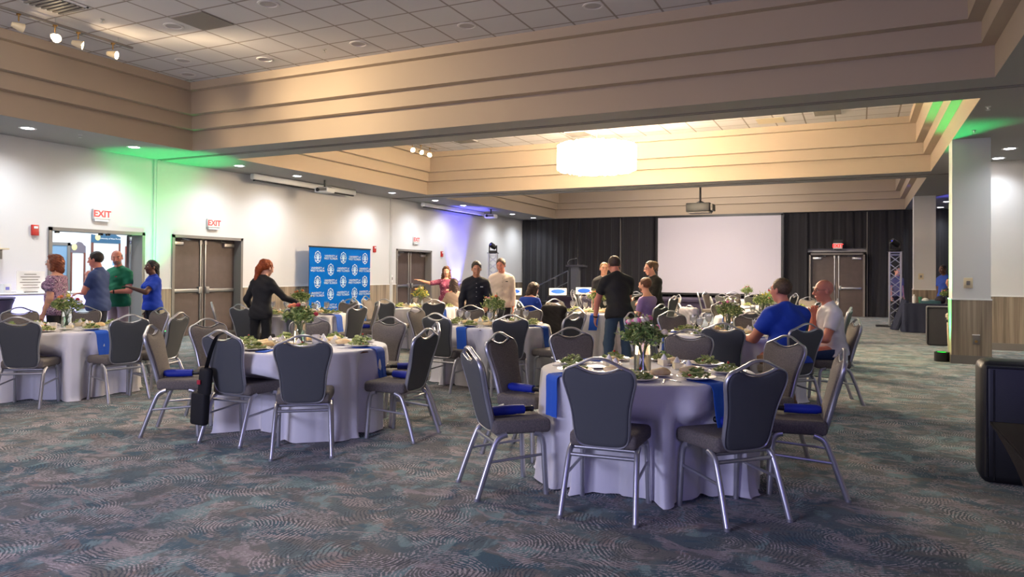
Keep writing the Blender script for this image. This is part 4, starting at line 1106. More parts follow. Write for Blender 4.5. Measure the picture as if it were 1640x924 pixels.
def truss(x, y, label, rz=0., top=True, floorplate=True):
    r = thing('truss_tower', label, 'truss tower', (x, y, 0), rz); s = .145; H_ = 2.15
    mb = MB()
    for a in (-s, s):
        for b in (-s, s): mb.cyl((a, b, .02), (a, b, H_), .024, n=10)
    mb.build('chords', M['alum'], r); mb = MB(); n = 8; h = (H_ - .2) / n
    for k in range(n):
        z = .1 + k * h
        for (p, q) in (((-s, -s), (s, -s)), ((s, -s), (s, s)), ((s, s), (-s, s)), ((-s, s), (-s, -s))):
            mb.cyl((*p, z), (*q, z + h), .009, n=6); mb.cyl((*q, z), (*p, z + h), .009, n=6)
    for z in (.09, H_ - .09, H_ - .02):
        for (p, q) in (((-s, -s), (s, -s)), ((s, -s), (s, s)), ((s, s), (-s, s)), ((-s, s), (-s, -s))): mb.cyl((*p, z), (*q, z), .012, n=6)
    mb.build('diagonal_braces', M['alum'], r)
    MB().box(-.2, -.2, H_, .2, .2, H_ + .015).build('top_plate', M['black'], r, smooth=False)
    MB().box(-.5 if floorplate else -.3, -.35, 0, .3, .35, .02).build('base_plate', M['black'], r, smooth=False)
    h = thing('moving_head_light', 'black moving-head stage light on top of the ' + ('right' if x > 0 else 'left') + ' truss tower', 'stage light', (x, y, H_ + .015), rz)
    MB().box(-.15, -.13, 0, .15, .13, .08, c=.02).build('base', M['black'], h)
    MB().box(-.15, -.04, .07, -.11, .04, .27, c=.01).box(.11, -.04, .07, .15, .04, .27, c=.01).build('yoke', M['black'], h)
    R_ = Matrix.Rotation(-.9, 3, 'Y') @ Matrix.Rotation(.5, 3, 'X')
    MB().lathe([(0, -.12), (.07, -.11), (.095, 0), (.085, .13), (.075, .135), (0, .12)], 18, R=R_).build('head', M['black'], h).location = (0, 0, .23)
    MB().lathe([(0, .122), (.055, .125)], 14, R=R_, cap=False).build('lens', mat('blue_lens', (60, 60, 220), .2, emit=(60, 70, 255), estr=3), h).location = (0, 0, .23)
truss(.92, 23.6, 'silver truss tower right of the back doors')
truss(-11.75, 23.0, 'silver truss tower behind the man in the white shirt', .4, floorplate=False)

# ================================================================ right side
r = thing('draped_control_table', 'navy cloth covered table with control gear by the far column', 'table', (1.75, 21.7, 0))
MB().box(-.72, -.38, .735, .95, .38, .75).build('tabletop', M['navy'], r, smooth=False)
def skirt(x0, y0, x1, y1, z0, z1, m, parent, name='cloth_skirt', amp=.02, fl=.04):
    pts = []; rnd = random.Random(2)
    for (a, b) in (((x0, y0), (x1, y0)), ((x1, y0), (x1, y1)), ((x1, y1), (x0, y1)), ((x0, y1), (x0, y0))):
        L_ = math.hypot(b[0] - a[0], b[1] - a[1]); n = max(6, int(L_ / .03)); nx, ny = (b[1] - a[1]) / L_, -(b[0] - a[0]) / L_
        for i in range(n): t = i / n; pts.append((a[0] + (b[0] - a[0]) * t, a[1] + (b[1] - a[1]) * t, nx, ny, t * L_))
    vs = []; fs = []; rows = [(z1, 0), (z1 - .02, .3), ((z0 + z1) / 2, .7), (z0, 1)]; N_ = len(pts)
    for z, w in rows:
        for i, (x, y, nx, ny, l) in enumerate(pts):
            d = w * (fl + amp * math.sin(l * 30 + 1.3 * math.sin(l * 7))); vs.append((x + nx * d, y + ny * d, z))
    for i in range(len(rows) - 1):
        for j in range(N_): k = (j + 1) % N_; fs.append((i * N_ + j, (i + 1) * N_ + j, (i + 1) * N_ + k, i * N_ + k))
    fs.append(tuple(range(N_)))
    return MB().add(vs, fs).build(name, m, parent, ang=50)
skirt(-.72, -.38, .95, .38, .01, .752, M['navy'], r)
rs = random.Random(9)
def tabitem(x, y, name, mb, m, label, cat, z=.754):
    o = mb.build(name, m); o.location = (1.75 + x, 21.7 + y, z); return tag(o, label, cat)
tabitem(-.48, -.2, 'bottle', MB().lathe([(0, 0), (.04, 0), (.04, .17), (.02, .2), (.02, .23), (0, .23)], 14), M['white_plastic'], 'white plastic bottle on the navy control table', 'bottle')
tabitem(-.1, -.1, 'mixing_console', MB().box(-.22, -.18, 0, .22, .18, .08, Matrix.Rotation(.08, 3, 'X'), c=.01), mat('console_teal', (54, 92, 104), .5), 'low teal-dark mixing console on the navy table', 'mixing console')
tabitem(.12, -.12, 'cloth_bag', MB().ell((0, 0, .09), (.13, .1, .11), 14, 9), mat('bag_dark', (40, 30, 40), .8), 'dark rounded bag on the navy control table', 'bag')
tabitem(-.22, -.22, 'paper_towels', MB().ell((0, 0, .07), (.09, .06, .07), 12, 8), M['paper'], 'crumpled white paper beside the console on the navy table', 'paper')
tabitem(.32, -.22, 'bottle', MB().lathe([(0, 0), (.035, 0), (.035, .15), (.015, .2), (.015, .22), (0, .22)], 14), mat('blue_bottle', (40, 60, 150), .3), 'blue drink bottle on the navy control table', 'bottle')
tabitem(.45, -.2, 'water_bottle', MB().lathe([(0, 0), (.035, 0), (.035, .16), (.015, .2), (.015, .24), (0, .24)], 14), mat('pale_bottle', (186, 190, 214), .2), 'pale water bottle at the right of the navy table', 'bottle')
tabitem(-.32, .1, 'tumbler', MB().lathe([(0, 0), (.035, 0), (.045, .15), (.046, .16), (0, .16)], 14), mat('green_cup', (60, 130, 90), .4), 'green tumbler behind the white bottle on the navy table', 'cup')
v = bouquet(40, ['mauve', 'pink', 'orange', 'cream'], .1, .14); v.location = (1.75 + .22, 21.75, .754); tag(v, 'small vase of mixed flowers on the navy control table', 'vase of flowers')
mbj = MB(); 
for k in range(6): a = k / 5; mbj.tube(catmull([(-.32 + .09 * a, .02 - .05 * k, .82 - .03 * a), (-.42 + .1 * a, -.10 - .04 * k, .5), (-.60 + .12 * a, -.16 - .03 * k, .03)], 4), [(.05, .03)] * 9, 8)
o = mbj.build('draped_coat', M['navy']); o.location = (1.35, 21.75, 0.02); tag(o, 'dark navy coats slumped over the left end of the control table', 'coat')
r = thing('speaker_case', 'tall black fabric-covered case standing before the navy table', 'case', (1.62, 17.75, 0))
MB().box(-.34, -.18, .01, .34, .2, .82, c=.03).build('body', M['drape'], r); mb = MB()
for s in (-1, 1): mb.tube([(s * .335, -.185, .04), (s * .335, -.185, .79)], .008, 6)
mb.tube([(-.335, -.185, .79), (.335, -.185, .79)], .008, 6); mb.build('piping', M['black'], r)
r = thing('waste_bin', 'grey waste bin behind the near column', 'bin', (1.66, 15.75, 0))
MB().lathe([(0, 0), (.17, 0), (.20, .68), (.215, .69), (.215, .74), (.19, .77), (0, .78)], 22).build('body', M['cream_metal'], r); MB().lathe([(.2, .60), (.208, .60), (.208, .65), (.2, .65)], 22).build('band', M['black'], r)
# near right: road case and black table
r = thing('road_case', 'large black upright case with rounded corners at right edge', 'case', (1.47, 6.2, 0), 0)
MB().box(-.70, -.15, .0, .8, .17, .86, c=.06).build('shell', mat('case_vinyl', (20, 20, 26), .45, bump=(120, .1)), r)
mb = MB(); mb.tube([(-.665, -.148, .05), (-.665, -.148, .82), (.76, -.148, .82)], .012, 6); mb.tube([(-.62, -.15, .03), (-.62, -.15, .8)], .006, 6); mb.build('edge_piping', M['black'], r)
r = thing('black_linen_table', 'black cloth covered table cutting into the bottom right corner', 'table', (0, 0, 0))
M['blackcloth'] = mat('black_table_linen', (24, 23, 28), .95, spec=.05, bump=(300, .05))
MB().box(.56, 1.9, .742, 2.2, 4.12, .762, c=.01).build('tabletop', M['blackcloth'], r)
vs = []; fs = []; n = 16
rim = [(2.2, 4.12), (1.4, 4.12), (.9, 4.12), (.56, 4.12), (.56, 3.9), (.56, 3.5), (.56, 3.0), (.56, 2.5), (.56, 1.9), (1.4, 1.9), (2.2, 1.9)]
for i in range(n + 1):
    t = i / n; z = .758 * (1 - t) + .004; q = .17 * math.sin(PI * min(t * .9, .5)) 
    for (x, y) in rim:
        cx, cy = 1.38, 3.0; vs.append((x + (cx - x) * q, y + (cy - y) * q * .6, z))
K_ = len(rim)
for i in range(n):
    for j in range(K_): k = (j + 1) % K_; fs.append((i * K_ + j, (i + 1) * K_ + j, (i + 1) * K_ + k, i * K_ + k))
MB().add(vs, fs).build('stretch_cover', M['blackcloth'], r, ang=60)

# signs, jackets and bags on chairs
def box_sign(x, y, z, rz, label, tilt=.2):
    r = thing('card_sign', label, 'card sign', (x, y, z), rz)
    MB().box(-.2, -.01, 0, .2, .01, .16, Matrix.Rotation(-tilt, 3, 'X')).build('card', M['paper'], r, smooth=False)
    MB().lathe([(0, 0), (.16, 0), (.16, .003), (0, .003)], 20, R=Matrix.Rotation(-tilt, 3, 'X') @ Matrix.Rotation(PI / 2, 3, 'X') @ Matrix.Diagonal((1, .32, 1))).build('blue_oval', M['blue'], r).location = Matrix.Rotation(-tilt, 3, 'X') @ Vector((0, -.0105, .085))
for key, lab in ((('Ti', 7), 'white card with blue oval on a chair before the handrail'),):
    pass
def on_chair(k, i, h=.95): x, y, a = CHAIRS[(k, i)]; return x, y, h, a
box_sign(-6.28, 15.6, .95, .45, 'white card with blue oval standing behind the middle flowers', .15)
box_sign(-7.1, 14.9, .95, .45, 'white card with blue oval left of the lectern flowers', .15)
box_sign(-5.8, 16.0, .97, .8, 'tilted white card with blue oval beside the man in black', -.1)
x, y, a = CHAIRS[('T2', 1)]; fx, fy = math.cos(a), math.sin(a); nx, ny = -fy, fx
r = thing('shoulder_bag', 'black shoulder bag hanging on the chair back at second-nearest table', 'bag', (x, y, 0), a - PI / 2)
MB().tube(catmull([(.03, .02, .935), (-.01, -.025, .90), (-.07, -.022, .80), (-.13, -.005, .68), (-.18, .01, .56)], 5), [(.024, .004)] * 21, 8, flat=(0, 1, 0)).build('strap', M['black'], r)
MB().box(-.31, -.04, .14, -.15, .04, .42, Matrix.Rotation(.05, 3, 'Y'), c=.025).box(-.27, -.035, .38, -.15, .035, .62, Matrix.Rotation(.10, 3, 'Y'), c=.03).build('pouch', mat('bag_black', (20, 20, 24), .8), r); MB().box(-.20, -.052, .50, -.165, -.044, .535).build('red_tag', M['red'], r)
# ================================================================ people: smooth implicit surfaces
def rot(ax, a): return np.array(Matrix.Rotation(a, 3, ax))
def cap_(a, b, ra, rb=None, k=.02, clip=None): return ('c', np.array(a, float), np.array(b, float), ra, ra if rb is None else rb, k, clip)
def ell_(c, r, R=None, k=.03, clip=None): return ('e', np.array(c, float), np.array(r, float), np.eye(3) if R is None else np.array(R), None, k, clip)
def grow(p, d):
    p = list(p)
    if p[0] == 'c': p[3] += d; p[4] += d
    else: p[2] = p[2] + d
    return tuple(p)
def sdf_mesh(name, prims, m, parent, h=.009, cuts=(), wrinkle=0., wscale=14., seed=0, smooth_it=1):
    lo = np.full(3, 1e9); hi = -lo
    for p in prims:
        if p[0] == 'c': r = max(p[3], p[4]); a = np.minimum(p[1], p[2]) - r; b = np.maximum(p[1], p[2]) + r
        else: r = max(p[2]); a = p[1] - r; b = p[1] + r
        lo = np.minimum(lo, a); hi = np.maximum(hi, b)
    lo = lo - 3 * h; hi = hi + 3 * h; n = np.ceil((hi - lo) / h).astype(int) + 1
    F = np.full(n, 1., np.float32)
    ax = [lo[i] + h * np.arange(n[i]) for i in range(3)]
    for p in prims:
        k = p[5]
        if p[0] == 'c': r = max(p[3], p[4]); a = np.minimum(p[1], p[2]) - r; b = np.maximum(p[1], p[2]) + r
        else: r = max(p[2]); a = p[1] - r; b = p[1] + r
        i0 = np.maximum(((a - lo - k - .03) / h).astype(int), 0); i1 = np.minimum(((b - lo + k + .03) / h).astype(int) + 2, n)
        sl = tuple(slice(i0[i], i1[i]) for i in range(3))
        X, Y, Z = ax[0][sl[0]][:, None, None], ax[1][sl[1]][None, :, None], ax[2][sl[2]][None, None, :]
        if p[0] == 'c':
            A, B_ = p[1], p[2]; d = B_ - A; L2 = max(float(d @ d), 1e-9)
            t = np.clip(((X - A[0]) * d[0] + (Y - A[1]) * d[1] + (Z - A[2]) * d[2]) / L2, 0, 1)
            D = np.sqrt((X - A[0] - t * d[0]) ** 2 + (Y - A[1] - t * d[1]) ** 2 + (Z - A[2] - t * d[2]) ** 2) - (p[3] + (p[4] - p[3]) * t)
        else:
            c, r_, R_ = p[1], p[2], p[3]; q = [(X - c[0]) * R_[0, i] + (Y - c[1]) * R_[1, i] + (Z - c[2]) * R_[2, i] for i in range(3)]
            k0 = np.sqrt(sum((q[i] / r_[i]) ** 2 for i in range(3))); k1 = np.sqrt(sum((q[i] / r_[i] ** 2) ** 2 for i in range(3))) + 1e-9
            D = k0 * (k0 - 1) / k1
        if p[6] is not None:
            for (o, nn) in p[6]: D = np.maximum(D, (X - o[0]) * nn[0] + (Y - o[1]) * nn[1] + (Z - o[2]) * nn[2])
        G = F[sl]; hh = np.clip(.5 + .5 * (G - D) / k, 0, 1)
        F[sl] = G + (D - G) * hh - k * hh * (1 - hh)
    X, Y, Z = ax[0][:, None, None], ax[1][None, :, None], ax[2][None, None, :]
    if wrinkle:
        F = F + (wrinkle * (np.sin(X * wscale * 1.9 + Z * wscale * 2.7 + seed + 1.5 * np.sin(Y * wscale + Z * 9)) * np.sin(Z * wscale * 1.3 - Y * wscale * 2.1 + X * 7 + seed * 2))).astype(np.float32)
    for (o, nn) in cuts: F = np.maximum(F, (X - o[0]) * nn[0] + (Y - o[1]) * nn[1] + (Z - o[2]) * nn[2]).astype(np.float32)
    S = F < 0
    c8 = [S[i:n[0] - 1 + i, j:n[1] - 1 + j, k:n[2] - 1 + k] for i in (0, 1) for j in (0, 1) for k in (0, 1)]
    cnt = sum(c.astype(np.int8) for c in c8); act = (cnt > 0) & (cnt < 8)
    I = np.argwhere(act); idx = np.full(act.shape, -1, np.int32); idx[act] = np.arange(len(I))
    corners = [(i, j, k) for i in (0, 1) for j in (0, 1) for k in (0, 1)]
    V = {c: F[I[:, 0] + c[0], I[:, 1] + c[1], I[:, 2] + c[2]] for c in corners}
    acc = np.zeros((len(I), 3)); ct = np.zeros(len(I))
    for c in corners:
        for axis in range(3):
            if c[axis]: continue
            e = list(c); e[axis] = 1; e = tuple(e); f0, f1 = V[c], V[e]; mk_ = (f0 < 0) != (f1 < 0)
            t = np.where(mk_, f0 / np.where(np.abs(f0 - f1) < 1e-9, 1e-9, f0 - f1), 0)
            P_ = np.array(c, float)[None, :].repeat(len(I), 0); P_[:, axis] = t
            acc[mk_] += P_[mk_]; ct[mk_] += 1
    vs = lo + (I + acc / ct[:, None]) * h
    qs = []
    for axis in range(3):
        a1, a2 = (axis + 1) % 3, (axis + 2) % 3
        s0 = [slice(None)] * 3; s1 = [slice(None)] * 3; s0[axis] = slice(0, n[axis] - 1); s1[axis] = slice(1, n[axis])
        ch = S[tuple(s0)] != S[tuple(s1)]; E = np.argwhere(ch)
        E = E[(E[:, a1] > 0) & (E[:, a2] > 0) & (E[:, a1] < n[a1] - 1) & (E[:, a2] < n[a2] - 1)]
        def g(d1, d2):
            q = E.copy(); q[:, a1] -= d1; q[:, a2] -= d2; return idx[q[:, 0], q[:, 1], q[:, 2]]
        Q = np.stack([g(0, 0), g(1, 0), g(1, 1), g(0, 1)], 1)
        ins = S[E[:, 0], E[:, 1], E[:, 2]]; Q[~ins] = Q[~ins][:, ::-1]; qs.append(Q)
    Q = np.concatenate(qs); Q = Q[(Q >= 0).all(1)]
    for _ in range(smooth_it):   # one light relaxation
        s_ = np.zeros_like(vs); c_ = np.zeros(len(vs))
        for a, b in ((0, 1), (1, 2), (2, 3), (3, 0)):
            np.add.at(s_, Q[:, a], vs[Q[:, b]]); np.add.at(c_, Q[:, a], 1)
        vs = vs * .5 + .5 * s_ / np.maximum(c_, 1)[:, None]
    me = bpy.data.meshes.new(name); me.vertices.add(len(vs)); me.vertices.foreach_set('co', vs.astype(np.float32).ravel())
    me.loops.add(len(Q) * 4); me.loops.foreach_set('vertex_index', Q.astype(np.int32).ravel())
    me.polygons.add(len(Q)); me.polygons.foreach_set('loop_start', np.arange(0, len(Q) * 4, 4, dtype=np.int32))
    me.polygons.foreach_set('use_smooth', np.ones(len(Q), bool)); me.update(calc_edges=True); me.validate()
    me.materials.append(m); o = bpy.data.objects.new(name, me); COL.objects.link(o); o.parent = parent
    return o

SKIN = {'fair': mat('skin_fair', (214, 158, 132), .5, bump=(90, .03)), 'tan': mat('skin_tan', (192, 136, 106), .5), 'ruddy': mat('skin_ruddy', (210, 134, 112), .45), 'dark': mat('skin_dark', (92, 58, 44), .45)}
HAIR = {}
def hairm(n, c):
    if n not in HAIR: HAIR[n] = mat('hair_' + n, c, .55, mott=(70, tuple(int(q * .6) for q in c), .7), bump=(160, .4))
    return HAIR[n]
M['eye'] = mat('eye_dark', (44, 30, 26), .2); M['eyew'] = mat('eye_white', (220, 214, 208), .3); M['lip'] = mat('lips', (168, 92, 84), .5)
M['specs'] = mat('spectacle_frame', (50, 44, 44), .3)
def unit(v): v = np.array(v, float); return v / np.linalg.norm(v)

def person(label, x, y, an, H=1.75, g=1., fem=False, seat=False, lean=0., side=0., armR=((.12, 0, -1), (.05, .15, -1)), armL=((-.12, 0, -1), (-.05, .15, -1)), curlR=.5, curlL=.5,
           legR=None, legL=None, head=(0, 0, 0), skin='fair', hair=('short', 'brown', (70, 50, 36)), shirt=((30, 60, 160), 'short', -.10), pants=(40, 40, 46), shoes=(30, 24, 20),
           collar=True, glasses=False, vox=.0085, seat_h=.49, belly=0., shirt_m=None, logo=None, beard=None, extra=None, buttons=False):
    s = H / 1.755; r = thing('person', label, 'person', (x, y, 0), an - PI / 2)
    pz = (seat_h + .105) / s if seat else .945
    pel = np.array([0, 0, pz]); Rt = rot('X', -lean) @ rot('Y', side)
    T = lambda p: (pel + Rt @ np.array(p, float)) * s
    def RE(c, rad, k=.035): return ell_(T(c), np.array(rad) * s, Rt, k)
    gx = .5 + .5 * g
    tor = [RE((0, -.005, 0), (.160 * gx, .118 * g, .12)), RE((0, .008 + belly * .5, .13), (.138 * g, .112 * g + belly, .16)), RE((0, .0, .32), (.160 * gx, .112 * (.4 + .6 * g), .19)),
           cap_(T((-.115 * gx, -.005, .42)), T((.115 * gx, -.005, .42)), .060 * s, None, .05)] + [cap_(T((0, -.015, .50)), T((q * .12 * gx, -.012, .445)), .040 * s, .036 * s, .05) for q in (-1, 1)]
    sh = .168 * (.7 + .3 * g) if not fem else .148 * (.75 + .25 * g)
    if fem: tor += [RE((.07, .085 * g, .315), (.066 * gx, .062, .066), .03), RE((-.07, .085 * g, .315), (.066 * gx, .062, .066), .03)]
    neck = [cap_(T((0, -.012, .45)), T((0, .018, .58)), .060 * s * (.8 + .2 * g), .056 * s, .03)]
    # legs
    legs = []; pants_p = []; shoes_p = []
    for sg, lg in ((1, legR), (-1, legL)):
        hip = (pel + np.array([sg * .092, 0, -.03])) * s
        if lg is None: lg = ((sg * .04, 1, -.02), (0, .08, -1)) if seat else ((sg * .03, .0, -1), (0, -.02, -1))
        d1, d2 = unit(lg[0]), unit(lg[1])
        kn = hip + d1 * .425 * s; kl = (kn[2] - .085 * s) / max(-d2[2], .2) if abs(d2[2]) > .5 else .41 * s; an_ = kn + d2 * min(kl, .46 * s)
        legs += [cap_(hip, kn, .083 * s * gx, .056 * s, .03), cap_(kn, an_, .054 * s, .036 * s, .03)]
        pants_p += [cap_(hip, kn, .089 * s * gx, .070 * s, .03), cap_(kn, an_ + np.array([0, 0, .0]), .070 * s, .058 * s, .03)]
        fd = unit([d2[0] * 0 + sg * .12, 1, 0]) if len(lg) < 3 else unit(lg[2])
        z0 = an_[2] - .045 * s
        if lg is not None and len(lg) > 3: pass
        toe = an_ + fd * .15 * s; toe[2] = z0 - .005; heel = an_ - fd * .045 * s; heel[2] = z0 - .0
        legs += [cap_(an_, toe, .03 * s, .022 * s, .02)]
        shoes_p.append([cap_(heel, toe, .040 * s, .036 * s, .02, clip=[((0, 0, z0 - .035 * s), (0, 0, -1))]), cap_(an_ + np.array([0, 0, .03]) * s, heel, .045 * s, .04 * s, .03)])
    # arms, hands
    arms = []; sleeves = []; hands = []; wr = []
    for sg, (u, f), cu in ((1, armR, curlR), (-1, armL, curlL)):
        S_ = T((sg * sh, -.005, .405)); u, f = unit(u), unit(f)
        E_ = S_ + u * .285 * s; W = E_ + f * .25 * s
        arms += [cap_(S_, E_, .052 * s * g, .041 * s * gx, .03), cap_(E_, W, .043 * s * gx, .027 * s, .02)]
        L_ = {'short': .62, 'long': 1., 'elbow': .95}[shirt[1]]
        if shirt[1] == 'long': sleeves += [cap_(S_, E_, .066 * s * g, .056 * s * gx, .04), cap_(E_, W - f * .01, .055 * s * gx, .040 * s, .02, clip=[(W - f * .005, f)])]
        else: C_ = S_ + u * .285 * s * L_; sleeves += [cap_(S_, C_ + u * .03, .068 * s * g, .062 * s * gx, .04, clip=[(C_, u)])]
        # hand: palm, four fingers, thumb
        side_ = np.cross(f, np.array([0, 0, 1.])); side_ = unit(side_) if np.linalg.norm(side_) > .2 else np.array([0, 1., 0])
        if abs(f[2]) > .75: side_ = np.array([0, 1., 0]) - f * f[1]; side_ = unit(side_)
        nrm = unit(np.cross(f, side_)) * 1.; nrm = nrm if (nrm @ np.array([-sg, .3, -.3])) > 0 else -nrm      # palm side
        th = side_ if (side_ @ np.array([-sg * .3, .6, .6])) > 0 else -side_
        pc = W + f * .045 * s
        arms += [ell_(pc, np.array([.016, .050, .040]) * s, np.stack([nrm, f, side_], 1), .018)]
        for q, (off, ln) in enumerate(((.030, .068), (.010, .078), (-.011, .072), (-.030, .056))):
            b = W + f * .082 * s + th * off * s; c1 = cu * .9; d1 = f * math.cos(c1) + nrm * math.sin(c1); d2 = f * math.cos(2.1 * c1) + nrm * math.sin(2.1 * c1)
            m_ = b + d1 * ln * .52 * s; e = m_ + d2 * ln * .5 * s; hands += [cap_(b - f * .01, m_, .0095 * s, .0088 * s, .006), cap_(m_, e, .0088 * s, .0074 * s, .005)]
        b = W + f * .030 * s + th * .032 * s; d1 = unit(f * .65 + th * .65 + nrm * .35); m_ = b + d1 * .040 * s; e = m_ + unit(f * .85 + th * .2 + nrm * .3) * .03 * s
        hands += [cap_(b, m_, .0125 * s, .0105 * s, .008), cap_(m_, e, .0105 * s, .0085 * s, .005)]
        wr.append((W, f, nrm, th))
    # head
    hy, hp, hr = head; Rh = Rt @ rot('X', lean * .85) @ rot('Z', hy) @ rot('X', -hp) @ rot('Y', hr)
    piv = T((0, .015, .555)); hc = piv + Rh @ np.array([0, .022, .115]) * s; s0 = s; s = s * 1.07
    Hq = lambda p: hc + Rh @ np.array(p, float) * s
    def HE(c, rad, k=.02, cl=None): return ell_(Hq(c), np.array(rad) * s, Rh, k, cl)
    hd = [HE((0, -.014, .030), (.074, .094, .086)), HE((0, .026, -.040), (.056, .060, .070), .03), HE((0, .052, -.092), (.026, .026, .020), .02), HE((0, .030, .0), (.062, .062, .060), .02),
          cap_(Hq((0, .086, .012)), Hq((0, .110, -.024)), .009 * s, .0135 * s, .012), HE((.012, .098, -.030), (.010, .010, .007), .006), HE((-.012, .098, -.030), (.010, .010, .007), .006),
          HE((0, .086, -.056), (.022, .010, .006), .006), HE((0, .084, -.068), (.019, .010, .007), .006), HE((.034, .068, -.022), (.02, .018, .02), .02), HE((-.034, .068, -.022), (.02, .018, .02), .02),
          cap_(Hq((-.036, .078, .030)), Hq((.036, .078, .030)), .008 * s, None, .014),
          HE((.076, -.006, -.008), (.008, .019, .031), .006), HE((-.076, -.006, -.008), (.008, .019, .031), .006)]
    b = sdf_mesh('body', tor + neck + hd + arms + legs + hands, SKIN[skin], r, vox if vox < .0085 else .0085)
    s = s0
    # face details
    s = s0 * 1.07; e = MB()
    for sg in (-1, 1): e.ell(Hq((sg * .031, .079, .010)), np.array((.0125, .008, .0075)) * s, 10, 6, Matrix(Rh.tolist()))
    e.build('eye_whites', M['eyew'], r); e = MB()
    for sg in (-1, 1): e.ell(Hq((sg * .031, .0845, .0095)), np.array((.0058, .0045, .0062)) * s, 8, 6, Matrix(Rh.tolist()))
    e.build('irises', M['eye'], r)
    hm = hairm(hair[1], hair[2]); e = MB()
    for sg in (-1, 1): e.tube([Hq((sg * .016, .089, .030)), Hq((sg * .032, .088, .036)), Hq((sg * .050, .076, .030))], [.0035 * s, .004 * s, .002 * s], 6)
    e.build('eyebrows', hm, r)
    MB().ell(Hq((0, .0905, -.061)), np.array((.021, .006, .0028)) * s, 10, 6, Matrix(Rh.tolist())).build('mouth_line', M['lip'], r)
    if glasses:
        e = MB()
        for sg in (-1, 1):
            e.tube([Hq((sg * .033 + .024 * math.cos(a), .098, .008 + .017 * math.sin(a))) for a in np.linspace(0, 2 * PI, 14, endpoint=False)], .0018 * s, 5, True)
            e.tube([Hq((sg * .057, .096, .012)), Hq((sg * .078, .02, .014)), Hq((sg * .078, -.01, .004))], .0018 * s, 5)
        e.cyl(Hq((-.009, .100, .010)), Hq((.009, .100, .010)), .0018 * s, n=5); e.build('glasses', M['specs'], r)
    # hair
    st = hair[0]; n_ = Rh @ np.array([0, .80, -.60]); o_ = Hq((0, .052, .082)); cut = [(Hq((0, .056, .08)), Rh @ np.array([0, .97, -.24])), (Hq((0, -.02, -.028)), Rh @ np.array([0, .33, -.94]))]
    if st == 'crew': sdf_mesh('hair', [HE((0, -.016, .032), (.078, .098, .090), .01, cut)], hm, r, .007, wrinkle=.001, wscale=60)
    elif st == 'short': sdf_mesh('hair', [HE((0, -.020, .034), (.082, .100, .094), .01, cut)], hm, r, .007, wrinkle=.003, wscale=45)
    elif st == 'balding': sdf_mesh('hair', [HE((0, -.018, .020), (.0795, .099, .080), .01, [(Hq((0, 0, .045)), Rh @ np.array([0, .1, 1.])), (Hq((0, .02, 0)), Rh @ np.array([0, 1., -.2])), (Hq((0, 0, -.045)), Rh @ np.array([0, 0, -1.]))])], hm, r, .006)
    elif st in ('bob', 'long', 'curly', 'chin'):
        low = {'bob': -.10, 'chin': -.12, 'long': -.30, 'curly': -.22}[st]; fr_ = [(Hq((0, .048, 0)), Rh @ np.array([0, 1., -.15]))]; w_ = .020 if st != 'curly' else .034
        P_ = [HE((0, -.020, .036), (.088, .106, .100), .02, cut), HE((0, .035, .095), (.06, .05, .032), .03)]
        for sg in (-1, 1): P_ += [cap_(Hq((sg * .074, -.005, .03)), Hq((sg * .080, -.01, max(low, -.14))), .026 * s, (.030 if st == 'bob' else .034) * s, .03, fr_)]
        P_ += [cap_(Hq((0, -.065, .0)), Hq((0, -.080, low)), .070 * s, (.062 if st in ('bob', 'chin') else .05) * s, .04)]
        if st == 'curly':
            for sg in (-1, 1): P_ += [cap_(Hq((sg * .08, -.02, -.10)), Hq((sg * .095, .0, -.20)), .036 * s, .028 * s, .03)]
        sdf_mesh('hair', P_, hm, r, .007, wrinkle=.004 if st != 'curly' else .010, wscale=38 if st != 'curly' else 34, seed=len(label))
    elif st in ('pony', 'updo', 'braid', 'longpony'):
        P_ = [HE((0, -.018, .034), (.082, .102, .095), .02, cut)]
        if st == 'pony': P_ += [ell_(Hq((0, -.115, .05)), np.array((.04, .05, .05)) * s, Rh, .03), cap_(Hq((0, -.13, .03)), Hq((.0, -.10, -.16)), .042 * s, .03 * s, .03)]
        if st == 'updo': P_ += [ell_(Hq((0, -.11, .035)), np.array((.05, .055, .06)) * s, Rh, .03), cap_(Hq((0, -.13, .03)), Hq((.01, -.13, -.06)), .03 * s, .02 * s, .02)]
        if st == 'braid': P_ += [cap_(Hq((0, -.10, .03)), Hq((0, -.12, -.26)), .046 * s, .030 * s, .03), cap_(Hq((.04, -.08, .0)), Hq((.04, -.10, -.22)), .024 * s, .015 * s, .02)]
        if st == 'longpony': P_ += [cap_(Hq((0, -.09, .06)), Hq((-.02, -.12, -.05)), .055 * s, .05 * s, .04), cap_(Hq((-.02, -.12, -.05)), Hq((-.05, -.11, -.20)), .050 * s, .03 * s, .03)]
        sdf_mesh('hair', P_, hm, r, .007, wrinkle=.004, wscale=44)
    if beard: sdf_mesh('beard', [HE((0, .034, -.058), (.056, .056, .052), .02, [(Hq((0, 0, -.045)), Rh @ np.array([0, -.35, 1.]))]), HE((0, .086, -.048), (.024, .010, .006), .01)], hairm(*beard), r, .006)
    s = s0
    # clothes
    up = Rt @ np.array([0, 0, 1.]); dn = -up
    sm = shirt_m or mat('shirt_' + '_'.join(map(str, shirt[0])), shirt[0], .8, bump=(220, .15))
    P_ = [grow(p, .014 * s) for p in tor] + sleeves
    if shirt[2] < -.05: P_ += [RE((0, 0, -.06), (.196 * gx, .142 * g, .15))]
    if collar: P_ += [cap_(T((.064 * math.cos(a), .006 + .068 * math.sin(a), .500 - .030 * math.sin(a))), T((.064 * math.cos(a + .6), .006 + .068 * math.sin(a + .6), .500 - .030 * math.sin(a + .6))), .0165 * s, None, .008) for a in np.arange(1.9, 7.5, .6)]
